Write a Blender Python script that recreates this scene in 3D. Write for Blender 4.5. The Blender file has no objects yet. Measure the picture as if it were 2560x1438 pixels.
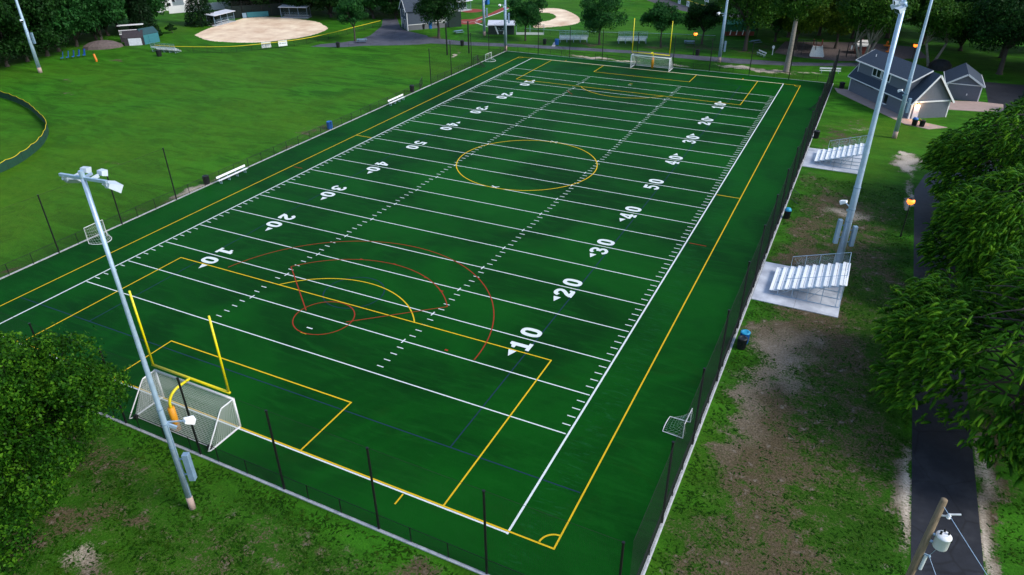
import bpy, bmesh, math, random
import numpy as np
from mathutils import Vector, Matrix
random.seed(7)
S = bpy.context.scene
COL = S.collection
PI = math.pi

# ------------------------------------------------------------------ camera
cam = bpy.data.cameras.new("camera")
cam.sensor_width = 36.0
cam.lens = 25.062
cam.clip_start = 0.5
cam.clip_end = 5000
co = bpy.data.objects.new("camera", cam)
COL.objects.link(co)
R_ = (0.89816865, 0.43957945, -0.00793585)
U_ = (-0.21623922, 0.45740196, 0.86256828)
F_ = (-0.38279717, 0.77301575, -0.50587842)
co.matrix_world = Matrix(((R_[0], U_[0], -F_[0], 61.7717), (R_[1], U_[1], -F_[1], -25.3279),
                          (R_[2], U_[2], -F_[2], 33.1174), (0, 0, 0, 1)))
S.camera = co
# ------------------------------------------------------------------ light
SUN_EL, SUN_ROT = math.radians(40), math.radians(86)
w = bpy.data.worlds.new("World")
S.world = w
w.use_nodes = True
nt = w.node_tree
bg = nt.nodes["Background"]
sky = nt.nodes.new("ShaderNodeTexSky")
sky.sky_type = 'NISHITA'
sky.sun_disc = False
sky.sun_elevation = SUN_EL
sky.sun_rotation = SUN_ROT
sky.air_density = 1.0
sky.dust_density = 1.0
sky.ozone_density = 1.0
nt.links.new(sky.outputs[0], bg.inputs[0])
bg.inputs[1].default_value = 0.11
sl = bpy.data.lights.new("sun", 'SUN')
sl.energy = 1.5
sl.angle = math.radians(18)
sl.color = (1.0, 0.96, 0.90)
so = bpy.data.objects.new("sun", sl)
COL.objects.link(so)
d = Vector((math.sin(SUN_ROT) * math.cos(SUN_EL), math.cos(SUN_ROT) * math.cos(SUN_EL), math.sin(SUN_EL)))
so.rotation_euler = d.to_track_quat('Z', 'Y').to_euler()
so.location = (0, 0, 80)
vs = S.view_settings
vs.view_transform = 'Standard'
vs.look = 'None'
vs.exposure = 1.05
vs.gamma = 1.0
S.display_settings.display_device = 'sRGB'
S.cycles.max_bounces = 6
S.cycles.transparent_max_bounces = 16


# ------------------------------------------------------------------ helpers
class MB:
    def __init__(s):
        s.v = []; s.f = []

    def add(s, vs, fs):
        o = len(s.v)
        s.v.extend([tuple(p) for p in vs])
        s.f.extend([tuple(i + o for i in f) for f in fs])
        return s

    def box(s, c, size, rz=0.0, rx=0.0, ry=0.0):
        m = Matrix.Translation(c) @ Matrix.Rotation(rz, 4, 'Z') @ Matrix.Rotation(ry, 4, 'Y') @ Matrix.Rotation(rx, 4, 'X')
        a, b, h = size[0] / 2, size[1] / 2, size[2] / 2
        p = [m @ Vector(q) for q in ((-a, -b, -h), (a, -b, -h), (a, b, -h), (-a, b, -h), (-a, -b, h), (a, -b, h), (a, b, h), (-a, b, h))]
        return s.add(p, [(3, 2, 1, 0), (4, 5, 6, 7), (0, 1, 5, 4), (1, 2, 6, 5), (2, 3, 7, 6), (3, 0, 4, 7)])

    def bar(s, p0, p1, wd, ht):
        """rectangular bar between two points"""
        p0 = Vector(p0); p1 = Vector(p1); t = (p1 - p0).normalized()
        up = Vector((0, 0, 1)) if abs(t.z) < .95 else Vector((1, 0, 0))
        a = t.cross(up).normalized() * wd / 2; b = a.cross(t).normalized() * ht / 2
        p = [p0 - a - b, p0 + a - b, p0 + a + b, p0 - a + b, p1 - a - b, p1 + a - b, p1 + a + b, p1 - a + b]
        return s.add(p, [(0, 1, 2, 3), (7, 6, 5, 4), (4, 5, 1, 0), (5, 6, 2, 1), (6, 7, 3, 2), (7, 4, 0, 3)])

    def tube(s, path, r, n=8, cap=True):
        path = [Vector(p) for p in path]
        rs = r if isinstance(r, (list, tuple)) else [r] * len(path)
        vs = []; fs = []
        up = None
        for i, p in enumerate(path):
            t = (path[min(i + 1, len(path) - 1)] - path[max(i - 1, 0)])
            if t.length < 1e-9: t = Vector((0, 0, 1))
            t.normalize()
            if up is None:
                up = Vector((0, 0, 1)) if abs(t.z) < .9 else Vector((1, 0, 0))
            a = t.cross(up)
            if a.length < 1e-6: a = t.orthogonal()
            a.normalize(); b = t.cross(a).normalized(); up = a.cross(t)
            for k in range(n):
                an = 2 * PI * k / n
                vs.append(p + (a * math.cos(an) + b * math.sin(an)) * rs[i])
        for i in range(len(path) - 1):
            for k in range(n):
                fs.append((i * n + k, i * n + (k + 1) % n, (i + 1) * n + (k + 1) % n, (i + 1) * n + k))
        if cap:
            fs.append(tuple(range(n - 1, -1, -1)))
            fs.append(tuple((len(path) - 1) * n + k for k in range(n)))
        return s.add(vs, fs)

    def cyl(s, p0, p1, r, n=10, r1=None):
        return s.tube([p0, p1], [r, r if r1 is None else r1], n)

    def strand(s, p0, p1, r):
        return s.tube([p0, p1], r, 3, False)

    def poly(s, pts, z=0.0):
        return s.add([(p[0], p[1], z) for p in pts], [tuple(range(len(pts)))])

    def prism(s, pts, z0, z1):
        n = len(pts)
        vs = [(p[0], p[1], z0) for p in pts] + [(p[0], p[1], z1) for p in pts]
        fs = [tuple(range(n - 1, -1, -1)), tuple(range(n, 2 * n))]
        fs += [(i, (i + 1) % n, n + (i + 1) % n, n + i) for i in range(n)]
        return s.add(vs, fs)

    def band(s, pts, wd, z, closed=False):
        """flat ribbon along a 2D polyline"""
        n = len(pts); L = []; Rr = []
        for i in range(n):
            if closed:
                a = Vector(pts[(i - 1) % n]); b = Vector(pts[(i + 1) % n])
            else:
                a = Vector(pts[max(i - 1, 0)]); b = Vector(pts[min(i + 1, n - 1)])
            t = (b - a).normalized(); nn = Vector((-t.y, t.x)); k = 1.0
            if 0 < i < n - 1:
                e = (Vector(pts[i]) - Vector(pts[i - 1])).normalized()
                k = min(1.6, 1 / max(.5, abs(Vector((-e.y, e.x)).dot(nn))))
            p = Vector(pts[i]); L.append(p + nn * wd / 2 * k); Rr.append(p - nn * wd / 2 * k)
        vs = [(p.x, p.y, z) for p in L] + [(p.x, p.y, z) for p in Rr]
        m = n if closed else n - 1
        fs = [(n + i, n + (i + 1) % n, (i + 1) % n, i) for i in range(m)]
        return s.add(vs, fs)

    def lathe(s, prof, n=16, c=(0, 0, 0)):
        vs = []; fs = []
        for r, z in prof:
            for k in range(n):
                a = 2 * PI * k / n
                vs.append((c[0] + r * math.cos(a), c[1] + r * math.sin(a), c[2] + z))
        for i in range(len(prof) - 1):
            for k in range(n):
                fs.append((i * n + k, i * n + (k + 1) % n, (i + 1) * n + (k + 1) % n, (i + 1) * n + k))
        fs.append(tuple(range(n - 1, -1, -1)))
        fs.append(tuple((len(prof) - 1) * n + k for k in range(n)))
        return s.add(vs, fs)

    def build(s, name, mat, parent=None, smooth=False, bevel=0.0):
        me = bpy.data.meshes.new(name)
        me.from_pydata(s.v, [], s.f)
        me.update()
        if smooth:
            me.polygons.foreach_set("use_smooth", [True] * len(me.polygons))
        me.materials.append(mat)
        o = bpy.data.objects.new(name, me)
        COL.objects.link(o)
        if parent is not None: o.parent = parent
        if bevel > 0:
            b = o.modifiers.new("bevel", 'BEVEL'); b.width = bevel; b.segments = 1; b.limit_method = 'ANGLE'
        return o


def npmesh(name, verts, faces, mat, parent=None, smooth=False):
    """verts (N,3), faces (M,4) numpy"""
    me = bpy.data.meshes.new(name)
    n, m = len(verts), len(faces)
    me.vertices.add(n); me.vertices.foreach_set("co", np.asarray(verts, np.float32).ravel())
    me.loops.add(m * 4); me.loops.foreach_set("vertex_index", np.asarray(faces, np.int32).ravel())
    me.polygons.add(m)
    me.polygons.foreach_set("loop_start", np.arange(0, m * 4, 4, dtype=np.int32))
    me.polygons.foreach_set("loop_total", np.full(m, 4, np.int32))
    if smooth: me.polygons.foreach_set("use_smooth", np.ones(m, bool))
    me.update(calc_edges=True)
    me.materials.append(mat)
    o = bpy.data.objects.new(name, me)
    COL.objects.link(o)
    if parent is not None: o.parent = parent
    return o


def tag(o, label, cat, group=None):
    o['label'] = label; o['category'] = cat
    if group: o['group'] = group
    return o


def thing(name, label, cat, loc=(0, 0, 0), rz=0.0, group=None):
    o = bpy.data.objects.new(name, None)
    o.empty_display_size = .3
    COL.objects.link(o)
    o.location = loc; o.rotation_euler = (0, 0, rz)
    return tag(o, label, cat, group)


def struct(o, kind='structure'):
    o['kind'] = kind
    return o


def copy_tree(o, parent=None):
    c = o.copy(); COL.objects.link(c)
    if parent is not None: c.parent = parent
    for ch in list(o.children): copy_tree(ch, c)
    return c


def dup(o, loc, rz, label, scale=None, group=None):
    c = copy_tree(o); c.location = loc; c.rotation_euler = (0, 0, rz); c['label'] = label
    if scale: c.scale = (scale,) * 3 if not isinstance(scale, tuple) else scale
    if group: c['group'] = group
    return c


def V2(a, b, t): return (a[0] + (b[0] - a[0]) * t, a[1] + (b[1] - a[1]) * t)


# ------------------------------------------------------------------ materials
def lnk(t, a, b): t.links.new(a, b)


def mat(name, col, rough=.7, metal=0.0, var=.18, scale=6.0, bump=0.0, col2=None, spec=.5, emit=None, estr=0.0, coords='Object', stretch=None):
    m = bpy.data.materials.new(name); m.use_nodes = True
    t = m.node_tree; b = t.nodes["Principled BSDF"]
    b.inputs["Roughness"].default_value = rough
    b.inputs["Metallic"].default_value = metal
    b.inputs["Specular IOR Level"].default_value = spec
    tc = t.nodes.new("ShaderNodeTexCoord"); out = tc.outputs[coords]
    if stretch:
        mp = t.nodes.new("ShaderNodeMapping"); mp.inputs["Scale"].default_value = stretch
        lnk(t, out, mp.inputs[0]); out = mp.outputs[0]
    n = t.nodes.new("ShaderNodeTexNoise"); n.inputs["Scale"].default_value = scale; n.inputs["Detail"].default_value = 6
    n.inputs["Roughness"].default_value = .65
    lnk(t, out, n.inputs["Vector"])
    r = t.nodes.new("ShaderNodeValToRGB")
    c2 = col2 or tuple(min(1, c * (1 + var)) for c in col)
    c1 = col if col2 else tuple(c * (1 - var) for c in col)
    r.color_ramp.elements[0].position = .3; r.color_ramp.elements[1].position = .7
    r.color_ramp.elements[0].color = (*c1, 1); r.color_ramp.elements[1].color = (*c2, 1)
    lnk(t, n.outputs[0], r.inputs[0]); lnk(t, r.outputs[0], b.inputs["Base Color"])
    if bump:
        bn = t.nodes.new("ShaderNodeBump"); bn.inputs["Strength"].default_value = bump; bn.inputs["Distance"].default_value = .02
        lnk(t, n.outputs[0], bn.inputs["Height"]); lnk(t, bn.outputs[0], b.inputs["Normal"])
    if emit:
        b.inputs["Emission Color"].default_value = (*emit, 1); b.inputs["Emission Strength"].default_value = estr
    return m


def siding(name, col, rough=.75, pitch=9.0, axis='Z'):
    m = mat(name, col, rough, var=.08, scale=3)
    t = m.node_tree; b = t.nodes["Principled BSDF"]
    tc = t.nodes.new("ShaderNodeTexCoord"); wv = t.nodes.new("ShaderNodeTexWave")
    wv.wave_type = 'BANDS'; wv.bands_direction = axis; wv.wave_profile = 'SAW'; wv.inputs["Scale"].default_value = pitch / 6.283 * 2
    lnk(t, tc.outputs["Object"], wv.inputs["Vector"])
    bn = t.nodes.new("ShaderNodeBump"); bn.inputs["Strength"].default_value = .5; bn.inputs["Distance"].default_value = .03
    lnk(t, wv.outputs[1], bn.inputs["Height"]); lnk(t, bn.outputs[0], b.inputs["Normal"])
    return m


def leafmat(name, c_dark, c_mid, c_light, trans=.25, rough=.55):
    m = bpy.data.materials.new(name); m.use_nodes = True
    t = m.node_tree; t.nodes.remove(t.nodes["Principled BSDF"])
    out = t.nodes["Material Output"]
    g = t.nodes.new("ShaderNodeNewGeometry"); tc = t.nodes.new("ShaderNodeTexCoord")
    n = t.nodes.new("ShaderNodeTexNoise"); n.inputs["Scale"].default_value = .8; n.inputs["Detail"].default_value = 4
    lnk(t, tc.outputs["Object"], n.inputs["Vector"])
    mx = t.nodes.new("ShaderNodeMath"); mx.operation = 'MULTIPLY_ADD'; mx.inputs[1].default_value = .55
    lnk(t, g.outputs["Random Per Island"], mx.inputs[0])
    sc = t.nodes.new("ShaderNodeMath"); sc.operation = 'MULTIPLY_ADD'; sc.inputs[1].default_value = 1.6; sc.inputs[2].default_value = -.58
    lnk(t, n.outputs[0], sc.inputs[0]); lnk(t, sc.outputs[0], mx.inputs[2])
    r = t.nodes.new("ShaderNodeValToRGB")
    r.color_ramp.elements[0].position = .05; r.color_ramp.elements[0].color = (*c_dark, 1)
    r.color_ramp.elements[1].position = .95; r.color_ramp.elements[1].color = (*c_light, 1)
    e = r.color_ramp.elements.new(.5); e.color = (*c_mid, 1)
    lnk(t, mx.outputs[0], r.inputs[0])
    p = t.nodes.new("ShaderNodeBsdfPrincipled"); p.inputs["Roughness"].default_value = rough; p.inputs["Specular IOR Level"].default_value = .1
    lnk(t, r.outputs[0], p.inputs["Base Color"])
    tr = t.nodes.new("ShaderNodeBsdfTranslucent"); lnk(t, r.outputs[0], tr.inputs["Color"])
    mix = t.nodes.new("ShaderNodeMixShader"); mix.inputs[0].default_value = trans
    lnk(t, p.outputs[0], mix.inputs[1]); lnk(t, tr.outputs[0], mix.inputs[2]); lnk(t, mix.outputs[0], out.inputs[0])
    return m


def noise_node(t, vec, scale, detail=5, rough=.6, dist=0.0):
    n = t.nodes.new("ShaderNodeTexNoise"); n.inputs["Scale"].default_value = scale; n.inputs["Detail"].default_value = detail
    n.inputs["Roughness"].default_value = rough; n.inputs["Distortion"].default_value = dist
    lnk(t, vec, n.inputs["Vector"]); return n.outputs[0]


def math_node(t, op, a, b=None, c=None, clamp=False):
    m = t.nodes.new("ShaderNodeMath"); m.operation = op; m.use_clamp = clamp
    for i, x in enumerate((a, b, c)):
        if x is None: continue
        if isinstance(x, (int, float)): m.inputs[i].default_value = x
        else: lnk(t, x, m.inputs[i])
    return m.outputs[0]


def mixc(t, f, a, b):
    m = t.nodes.new("ShaderNodeMix"); m.data_type = 'RGBA'
    if isinstance(f, (int, float)): m.inputs[0].default_value = f
    else: lnk(t, f, m.inputs[0])
    for i, x in ((6, a), (7, b)):
        if isinstance(x, tuple): m.inputs[i].default_value = (*x, 1)
        else: lnk(t, x, m.inputs[i])
    return m.outputs[2]


def smooth(t, x, lo, hi):
    m = t.nodes.new("ShaderNodeMapRange"); m.interpolation_type = 'SMOOTHSTEP'
    m.inputs[1].default_value = lo; m.inputs[2].default_value = hi
    lnk(t, x, m.inputs[0]); return m.outputs[0]


def lawn_material():
    m = bpy.data.materials.new("lawn"); m.use_nodes = True
    t = m.node_tree; b = t.nodes["Principled BSDF"]
    b.inputs["Roughness"].default_value = .8; b.inputs["Specular IOR Level"].default_value = .08
    tc = t.nodes.new("ShaderNodeTexCoord"); V = tc.outputs["Object"]
    mp = t.nodes.new("ShaderNodeMapping"); mp.inputs["Rotation"].default_value = (0, 0, math.radians(-24)); mp.inputs["Scale"].default_value = (.35, 1.25, 1)
    lnk(t, V, mp.inputs[0]); W = mp.outputs[0]
    big = noise_node(t, V, .055, 4, .55, .6)
    streak = noise_node(t, W, .34, 9, .72, 1.1)
    mid = noise_node(t, V, 1.1, 6, .7)
    fine = noise_node(t, V, 7.0, 4, .8)
    at = t.nodes.new("ShaderNodeAttribute"); at.attribute_name = "dirt"
    pl = t.nodes.new("ShaderNodeAttribute"); pl.attribute_name = "pale"
    dr = t.nodes.new("ShaderNodeAttribute"); dr.attribute_name = "dry"
    lush = mixc(t, smooth(t, streak, .40, .62), (.013, .100, .0035), (.045, .235, .010))
    yel = mixc(t, smooth(t, mid, .3, .7), (.048, .150, .004), (.095, .210, .009))
    f_y = math_node(t, 'ADD', math_node(t, 'MULTIPLY', dr.outputs["Fac"], .9), math_node(t, 'MULTIPLY_ADD', big, 1.6, -.62), None, True)
    g = mixc(t, f_y, lush, yel)
    # blades: fine light/dark mottling
    ff = smooth(t, fine, .3, .72)
    g = mixc(t, math_node(t, 'MULTIPLY', smooth(t, noise_node(t, V, .38, 5, .7, .8), .50, .72), .32), g, (.008, .044, .002))
    dp = t.nodes.new("ShaderNodeAttribute"); dp.attribute_name = "shade_tint"
    g = mixc(t, math_node(t, 'MULTIPLY', dp.outputs["Fac"], .62), g, (.012, .042, .003))  # shade on the two banks, painted into the grass colour
    g2 = mixc(t, ff, mixc(t, .45, g, (.004, .018, .001)), mixc(t, .2, g, (.08, .19, .010)))
    soil = mixc(t, smooth(t, fine, .3, .7), (.034, .026, .011), (.135, .102, .060))
    soil = mixc(t, smooth(t, mid, .56, .74), soil, (.24, .205, .165))
    soil = mixc(t, pl.outputs["Fac"], soil, mixc(t, smooth(t, fine, .35, .65), (.42, .34, .26), (.72, .62, .50)))
    k = math_node(t, 'ADD', at.outputs["Fac"], math_node(t, 'MULTIPLY', math_node(t, 'SUBTRACT', mid, .5), 1.3))
    k = math_node(t, 'MULTIPLY_ADD', math_node(t, 'SUBTRACT', big, .5), .25, k)
    k = math_node(t, 'ADD', k, math_node(t, 'MULTIPLY', math_node(t, 'SUBTRACT', fine, .5), 1.3))
    fac = smooth(t, k, .36, .66)
    lnk(t, mixc(t, fac, g2, soil), b.inputs["Base Color"])
    bn = t.nodes.new("ShaderNodeBump"); bn.inputs["Strength"].default_value = .7; bn.inputs["Distance"].default_value = .08
    hgt = math_node(t, 'ADD', fine, math_node(t, 'MULTIPLY', mid, .8))
    lnk(t, hgt, bn.inputs["Height"]); lnk(t, bn.outputs[0], b.inputs["Normal"])
    return m


def turf_material():
    m = bpy.data.materials.new("turf"); m.use_nodes = True
    t = m.node_tree; b = t.nodes["Principled BSDF"]
    b.inputs["Roughness"].default_value = .6; b.inputs["Specular IOR Level"].default_value = .055
    tc = t.nodes.new("ShaderNodeTexCoord"); V = tc.outputs["Object"]
    mp = t.nodes.new("ShaderNodeMapping"); mp.inputs["Scale"].default_value = (.3, 1.6, 1); mp.inputs["Rotation"].default_value = (0, 0, math.radians(-12))
    lnk(t, V, mp.inputs[0])
    big = noise_node(t, V, .07, 4, .6, .8); st = noise_node(t, mp.outputs[0], .5, 6, .65, 1.8); fine = noise_node(t, V, 14, 3, .8)
    # brushed drag marks on the strip beyond the right sideline
    sep = t.nodes.new("ShaderNodeSeparateXYZ"); lnk(t, V, sep.inputs[0])
    strip = math_node(t, 'MULTIPLY', smooth(t, sep.outputs[0], 48.9, 49.6), math_node(t, 'SUBTRACT', 1.0, smooth(t, sep.outputs[0], 50.9, 51.6)))
    rake = smooth(t, noise_node(t, mp.outputs[0], 2.6, 4, .7, .8), .52, .68)
    g = mixc(t, smooth(t, big, .3, .7), (.0006, .032, .0016), (.0024, .080, .0038))
    g = mixc(t, math_node(t, 'MULTIPLY', smooth(t, st, .45, .72), .6), g, (.0045, .085, .0060))
    g = mixc(t, math_node(t, 'MULTIPLY', smooth(t, fine, .35, .7), .3), g, (.0012, .030, .0030))
    wisp = smooth(t, noise_node(t, mp.outputs[0], 1.5, 8, .75, 3.0), .56, .72)
    g = mixc(t, math_node(t, 'MULTIPLY', wisp, .3), g, (.014, .12, .018))
    g = mixc(t, math_node(t, 'MULTIPLY', smooth(t, noise_node(t, V, .16, 5, .7, 1.5), .55, .75), .35), g, (.007, .042, .0022))
    g = mixc(t, math_node(t, 'MULTIPLY', math_node(t, 'MULTIPLY', strip, rake), .26), g, (.02, .13, .05))
    lnk(t, g, b.inputs["Base Color"])
    bn = t.nodes.new("ShaderNodeBump"); bn.inputs["Strength"].default_value = .4; bn.inputs["Distance"].default_value = .03
    lnk(t, math_node(t, 'ADD', fine, st), bn.inputs["Height"]); lnk(t, bn.outputs[0], b.inputs["Normal"])
    return m


def paint(name, col, wear=.3):
    m = mat(name, col, .8, var=.06, scale=4, spec=.2)
    t = m.node_tree; b = t.nodes["Principled BSDF"]
    src = b.inputs["Base Color"].links[0].from_socket
    tc = t.nodes.new("ShaderNodeTexCoord")
    n = noise_node(t, tc.outputs["Object"], 1.4, 8, .75)
    f = math_node(t, 'MULTIPLY', smooth(t, n, .56, .74), wear)
    lnk(t, mixc(t, f, src, (.007, .06, .018)), b.inputs["Base Color"])
    return m


M = {}
M['lawn'] = lawn_material(); M['turf'] = turf_material()
M['white_line'] = paint("white line paint", (.70, .75, .74), .18)
M['yellow_line'] = paint("yellow line paint", (.72, .46, .012), .25)
M['red_line'] = paint("red line paint", (.30, .030, .010), .6)
M['blue_line'] = paint("dark blue line paint", (.006, .03, .05), .5)
M['kerb'] = mat("concrete kerb", (.52, .52, .52), .8, var=.25, scale=2.5, bump=.2)
M['slab'] = mat("wet concrete slab", (.30, .32, .37), .28, col2=(.70, .72, .76), scale=.40, spec=.6)
M['apron'] = mat("concrete apron", (.40, .29, .245), .8, var=.12, scale=1.2, bump=.1)
M['asphalt'] = mat("asphalt", (.017, .019, .026), .6, var=.3, scale=1.2, bump=.25, spec=.4)
M['asphalt_old'] = mat("weathered asphalt", (.085, .088, .11), .65, var=.35, scale=.35, bump=.2)
M['sand'] = mat("infield clay", (.60, .39, .25), .9, col2=(.95, .79, .57), scale=.2, bump=.15)
M['red_clay'] = mat("red clay", (.25, .035, .022), .9, var=.2, scale=.8)
M['track'] = mat("warning track gravel", (.075, .075, .085), .9, var=.2, scale=1)
M['chips'] = mat("playground wood chips", (.115, .088, .082), .9, var=.3, scale=2)
M['black'] = mat("black coated steel", (.006, .0065, .007), .45, var=.2)
M['net_black'] = mat("black netting", (.005, .006, .006), .8)
M['galv'] = mat("galvanised steel", (.40, .53, .66), .42, .35, var=.12, scale=3)
M['galv_dk'] = mat("grey steel cabinet", (.22, .33, .44), .5, .2, var=.1, scale=3)
M['housing'] = mat("pale grey housing", (.55, .62, .68), .5, .1, var=.1, scale=2)
M['alu'] = mat("aluminium plank", (.93, .94, .94), .35, .0, var=.06, scale=3)
M['white'] = mat("white paint", (.80, .80, .80), .45, var=.05, scale=4)
M['white_net'] = mat("white netting", (.72, .74, .72), .8, var=.05)
M['yellow'] = mat("yellow paint", (.80, .66, .004), .4, var=.06, scale=3)
M['pad'] = mat("orange yellow pad", (.72, .30, .006), .55, var=.08, scale=3)
M['yellow_cap'] = mat("yellow fence cap", (.75, .55, .01), .6, var=.08)
M['rubber'] = mat("black rubber", (.012, .012, .012), .8)
M['bin_black'] = mat("black plastic slats", (.010, .012, .013), .5, var=.3, scale=5)
M['bin_blue'] = mat("blue plastic", (.015, .13, .42), .45, var=.12, scale=4)
M['bin_cyan'] = mat("light blue plastic", (.02, .30, .50), .4, var=.12, scale=4)
M['siding'] = siding("grey lap siding", (.135, .15, .185))
M['siding_dk'] = siding("slate blue siding", (.065, .085, .12))
M['siding_grey'] = siding("grey wall cladding", (.15, .155, .17))
M['teal'] = siding("teal boards", (.03, .17, .20), axis='X')
M['brown'] = mat("dark brown boards", (.035, .028, .034), .8, var=.25, scale=3)
M['roof'] = mat("dark slate shingles", (.030, .046, .070), .75, var=.35, scale=7, bump=.5)
M['roof_teal'] = mat("teal dark roof", (.012, .055, .065), .7, var=.2, scale=4)
M['roof_light'] = mat("pale metal roof", (.60, .62, .68), .5, var=.12, scale=2)
M['glass'] = mat("dark window glass", (.012, .014, .017), .12, var=.1)
M['dark'] = mat("dark opening", (.008, .009, .01), .8)
M['door'] = mat("pale door", (.62, .58, .66), .5, var=.05)
M['screen_dk'] = mat("dark green windscreen", (.006, .022, .018), .8, var=.25, scale=1.5)
M['screen_teal'] = mat("teal windscreen", (.004, .050, .024), .8, var=.2, scale=2)
M['green_wall'] = mat("green cladding", (.01, .16, .08), .7, var=.15, scale=2)
M['banner'] = mat("white banner", (.78, .80, .80), .6, var=.03)
M['ink_grey'] = mat("grey ink", (.25, .33, .33), .7)
M['ink_dark'] = mat("dark ink", (.02, .022, .035), .7)
M['ink_blue'] = mat("blue ink", (.02, .12, .28), .7)
M['wood'] = mat("weathered pole wood", (.20, .145, .085), .85, var=.35, scale=4, bump=.4, stretch=(6, 6, .5))
M['bark'] = mat("bark", (.055, .045, .036), .9, var=.4, scale=5, bump=.6)
M['bark_pale'] = mat("pale bark", (.20, .18, .15), .9, var=.35, scale=4, bump=.4)
M['orange'] = mat("orange plastic", (.70, .19, .015), .5, var=.1)
M['pink'] = mat("pink plastic", (.45, .08, .14), .5, var=.1)
M['chair_blue'] = mat("bright blue plastic", (.02, .12, .55), .45, var=.08)
M['slide'] = mat("cream slide plastic", (.74, .71, .64), .4, var=.05)
M['rust'] = mat("rusty red panel", (.22, .05, .03), .7)
M['rock'] = mat("rock", (.17, .14, .125), .9, var=.3, scale=2, bump=.5)
M['porc'] = mat("porcelain", (.75, .76, .76), .25)
M['lamp'] = mat("lit sodium lamp", (1, .5, .1), .5, emit=(1.0, .17, .012), estr=1.4)
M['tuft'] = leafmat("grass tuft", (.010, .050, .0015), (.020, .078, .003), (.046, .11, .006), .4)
M['leaf_oak'] = leafmat("oak leaf", (0.0140, 0.0532, 0.0056), (0.0308, 0.1008, 0.0098), (0.0700, 0.1610, 0.0140))
M['leaf_green'] = leafmat("green leaf", (0.0084, 0.0476, 0.0098), (0.0182, 0.0868, 0.0182), (0.0364, 0.1400, 0.0252))
M['leaf_dark'] = leafmat("dark leaf", (0.0056, 0.0252, 0.0056), (0.0112, 0.0476, 0.0084), (0.0252, 0.0868, 0.0140))
M['leaf_maple'] = leafmat("maple leaf", (.006, .028, .0015), (.018, .088, .004), (.10, .26, .012), .3)
M['leaf_yellow'] = leafmat("yellow green leaf", (0.0252, 0.0672, 0.0056), (0.0672, 0.1372, 0.0084), (0.1330, 0.2030, 0.0140))
M['needle'] = leafmat("conifer needle", (.004, .022, .002), (.040, .155, .006), (.22, .44, .018), .25)
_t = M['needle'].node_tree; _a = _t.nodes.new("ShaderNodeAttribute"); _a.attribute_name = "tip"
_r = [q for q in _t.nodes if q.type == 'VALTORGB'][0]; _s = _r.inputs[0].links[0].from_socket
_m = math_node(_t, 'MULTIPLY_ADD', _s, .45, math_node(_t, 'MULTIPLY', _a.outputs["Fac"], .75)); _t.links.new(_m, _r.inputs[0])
M['spruce'] = leafmat("spruce needle", (.003, .012, .004), (.006, .024, .007), (.014, .042, .011), .08)
M['leaf_shrub'] = leafmat("shrub leaf", (.02, .05, .03), (.05, .095, .06), (.10, .15, .10))

for _n in ('asphalt', 'asphalt_old'):
    _t = M[_n].node_tree; _b = _t.nodes["Principled BSDF"]; _src = _b.inputs["Base Color"].links[0].from_socket
    _tc = _t.nodes.new("ShaderNodeTexCoord"); _v = _t.nodes.new("ShaderNodeTexVoronoi"); _v.feature = 'DISTANCE_TO_EDGE'; _v.inputs["Scale"].default_value = .33
    _mp = _t.nodes.new("ShaderNodeMix"); _mp.data_type = 'VECTOR'; _mp.inputs[0].default_value = .22
    _nz = _t.nodes.new("ShaderNodeTexNoise"); _nz.inputs["Scale"].default_value = .9; _nz.inputs["Detail"].default_value = 5
    lnk(_t, _tc.outputs["Object"], _nz.inputs["Vector"]); lnk(_t, _tc.outputs["Object"], _mp.inputs[4]); lnk(_t, _nz.outputs[1], _mp.inputs[5]); lnk(_t, _mp.outputs[1], _v.inputs["Vector"])
    _c = mixc(_t, math_node(_t, 'MULTIPLY', math_node(_t, 'SUBTRACT', 1.0, smooth(_t, _v.outputs[0], .004, .022)), .55), _src, (.004, .004, .005))
    _p = smooth(_t, noise_node(_t, _tc.outputs["Object"], .28, 4, .7), .5, .66)
    lnk(_t, mixc(_t, math_node(_t, 'MULTIPLY', _p, .35), _c, (.055, .056, .062) if _n == 'asphalt' else (.05, .05, .06)), _b.inputs["Base Color"])
# ------------------------------------------------------------------ ground
X0, X1, Y0, Y1 = -150, 130, -45, 225
stp = 0.5
nx = int((X1 - X0) / stp) + 1; ny = int((Y1 - Y0) / stp) + 1
gx, gy = np.meshgrid(X0 + np.arange(nx) * stp, Y0 + np.arange(ny) * stp)
gx = gx.ravel(); gy = gy.ravel()
dirt = np.zeros_like(gx); dry = np.zeros_like(gx)
wx = gx + .55 * np.sin(gy * .83 + .4 * gx) + .45 * np.sin(gy * 1.9 - gx * .7 + 1) + .3 * np.sin(gy * 3.1 + gx * 2.3)
wy = gy + .8 * np.sin(gx * .9 + 2 + .3 * gy) + .5 * np.sin(gx * 2.1 + gy * .8) + .3 * np.sin(gx * 3.7 - gy * 1.9)


WX, WY = wx, wy


def blob(x, y, rx, ry, a=1.0, rz=0.0, arr=None):
    c, s = math.cos(rz), math.sin(rz); kq = min(1.0, rx / 2.2, ry / 2.2); wx = gx + (WX - gx) * kq; wy = gy + (WY - gy) * kq
    u = ((wx - x) * c + (wy - y) * s) / rx; v = (-(wx - x) * s + (wy - y) * c) / ry
    arr[:] = np.maximum(arr, a * np.clip(1.35 - np.sqrt(u * u + v * v), 0, 1))


def bl(*a): blob(*a[:4], *a[4:], arr=dirt)
def yb(*a): blob(*a[:4], *a[4:], arr=dry)


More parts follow.
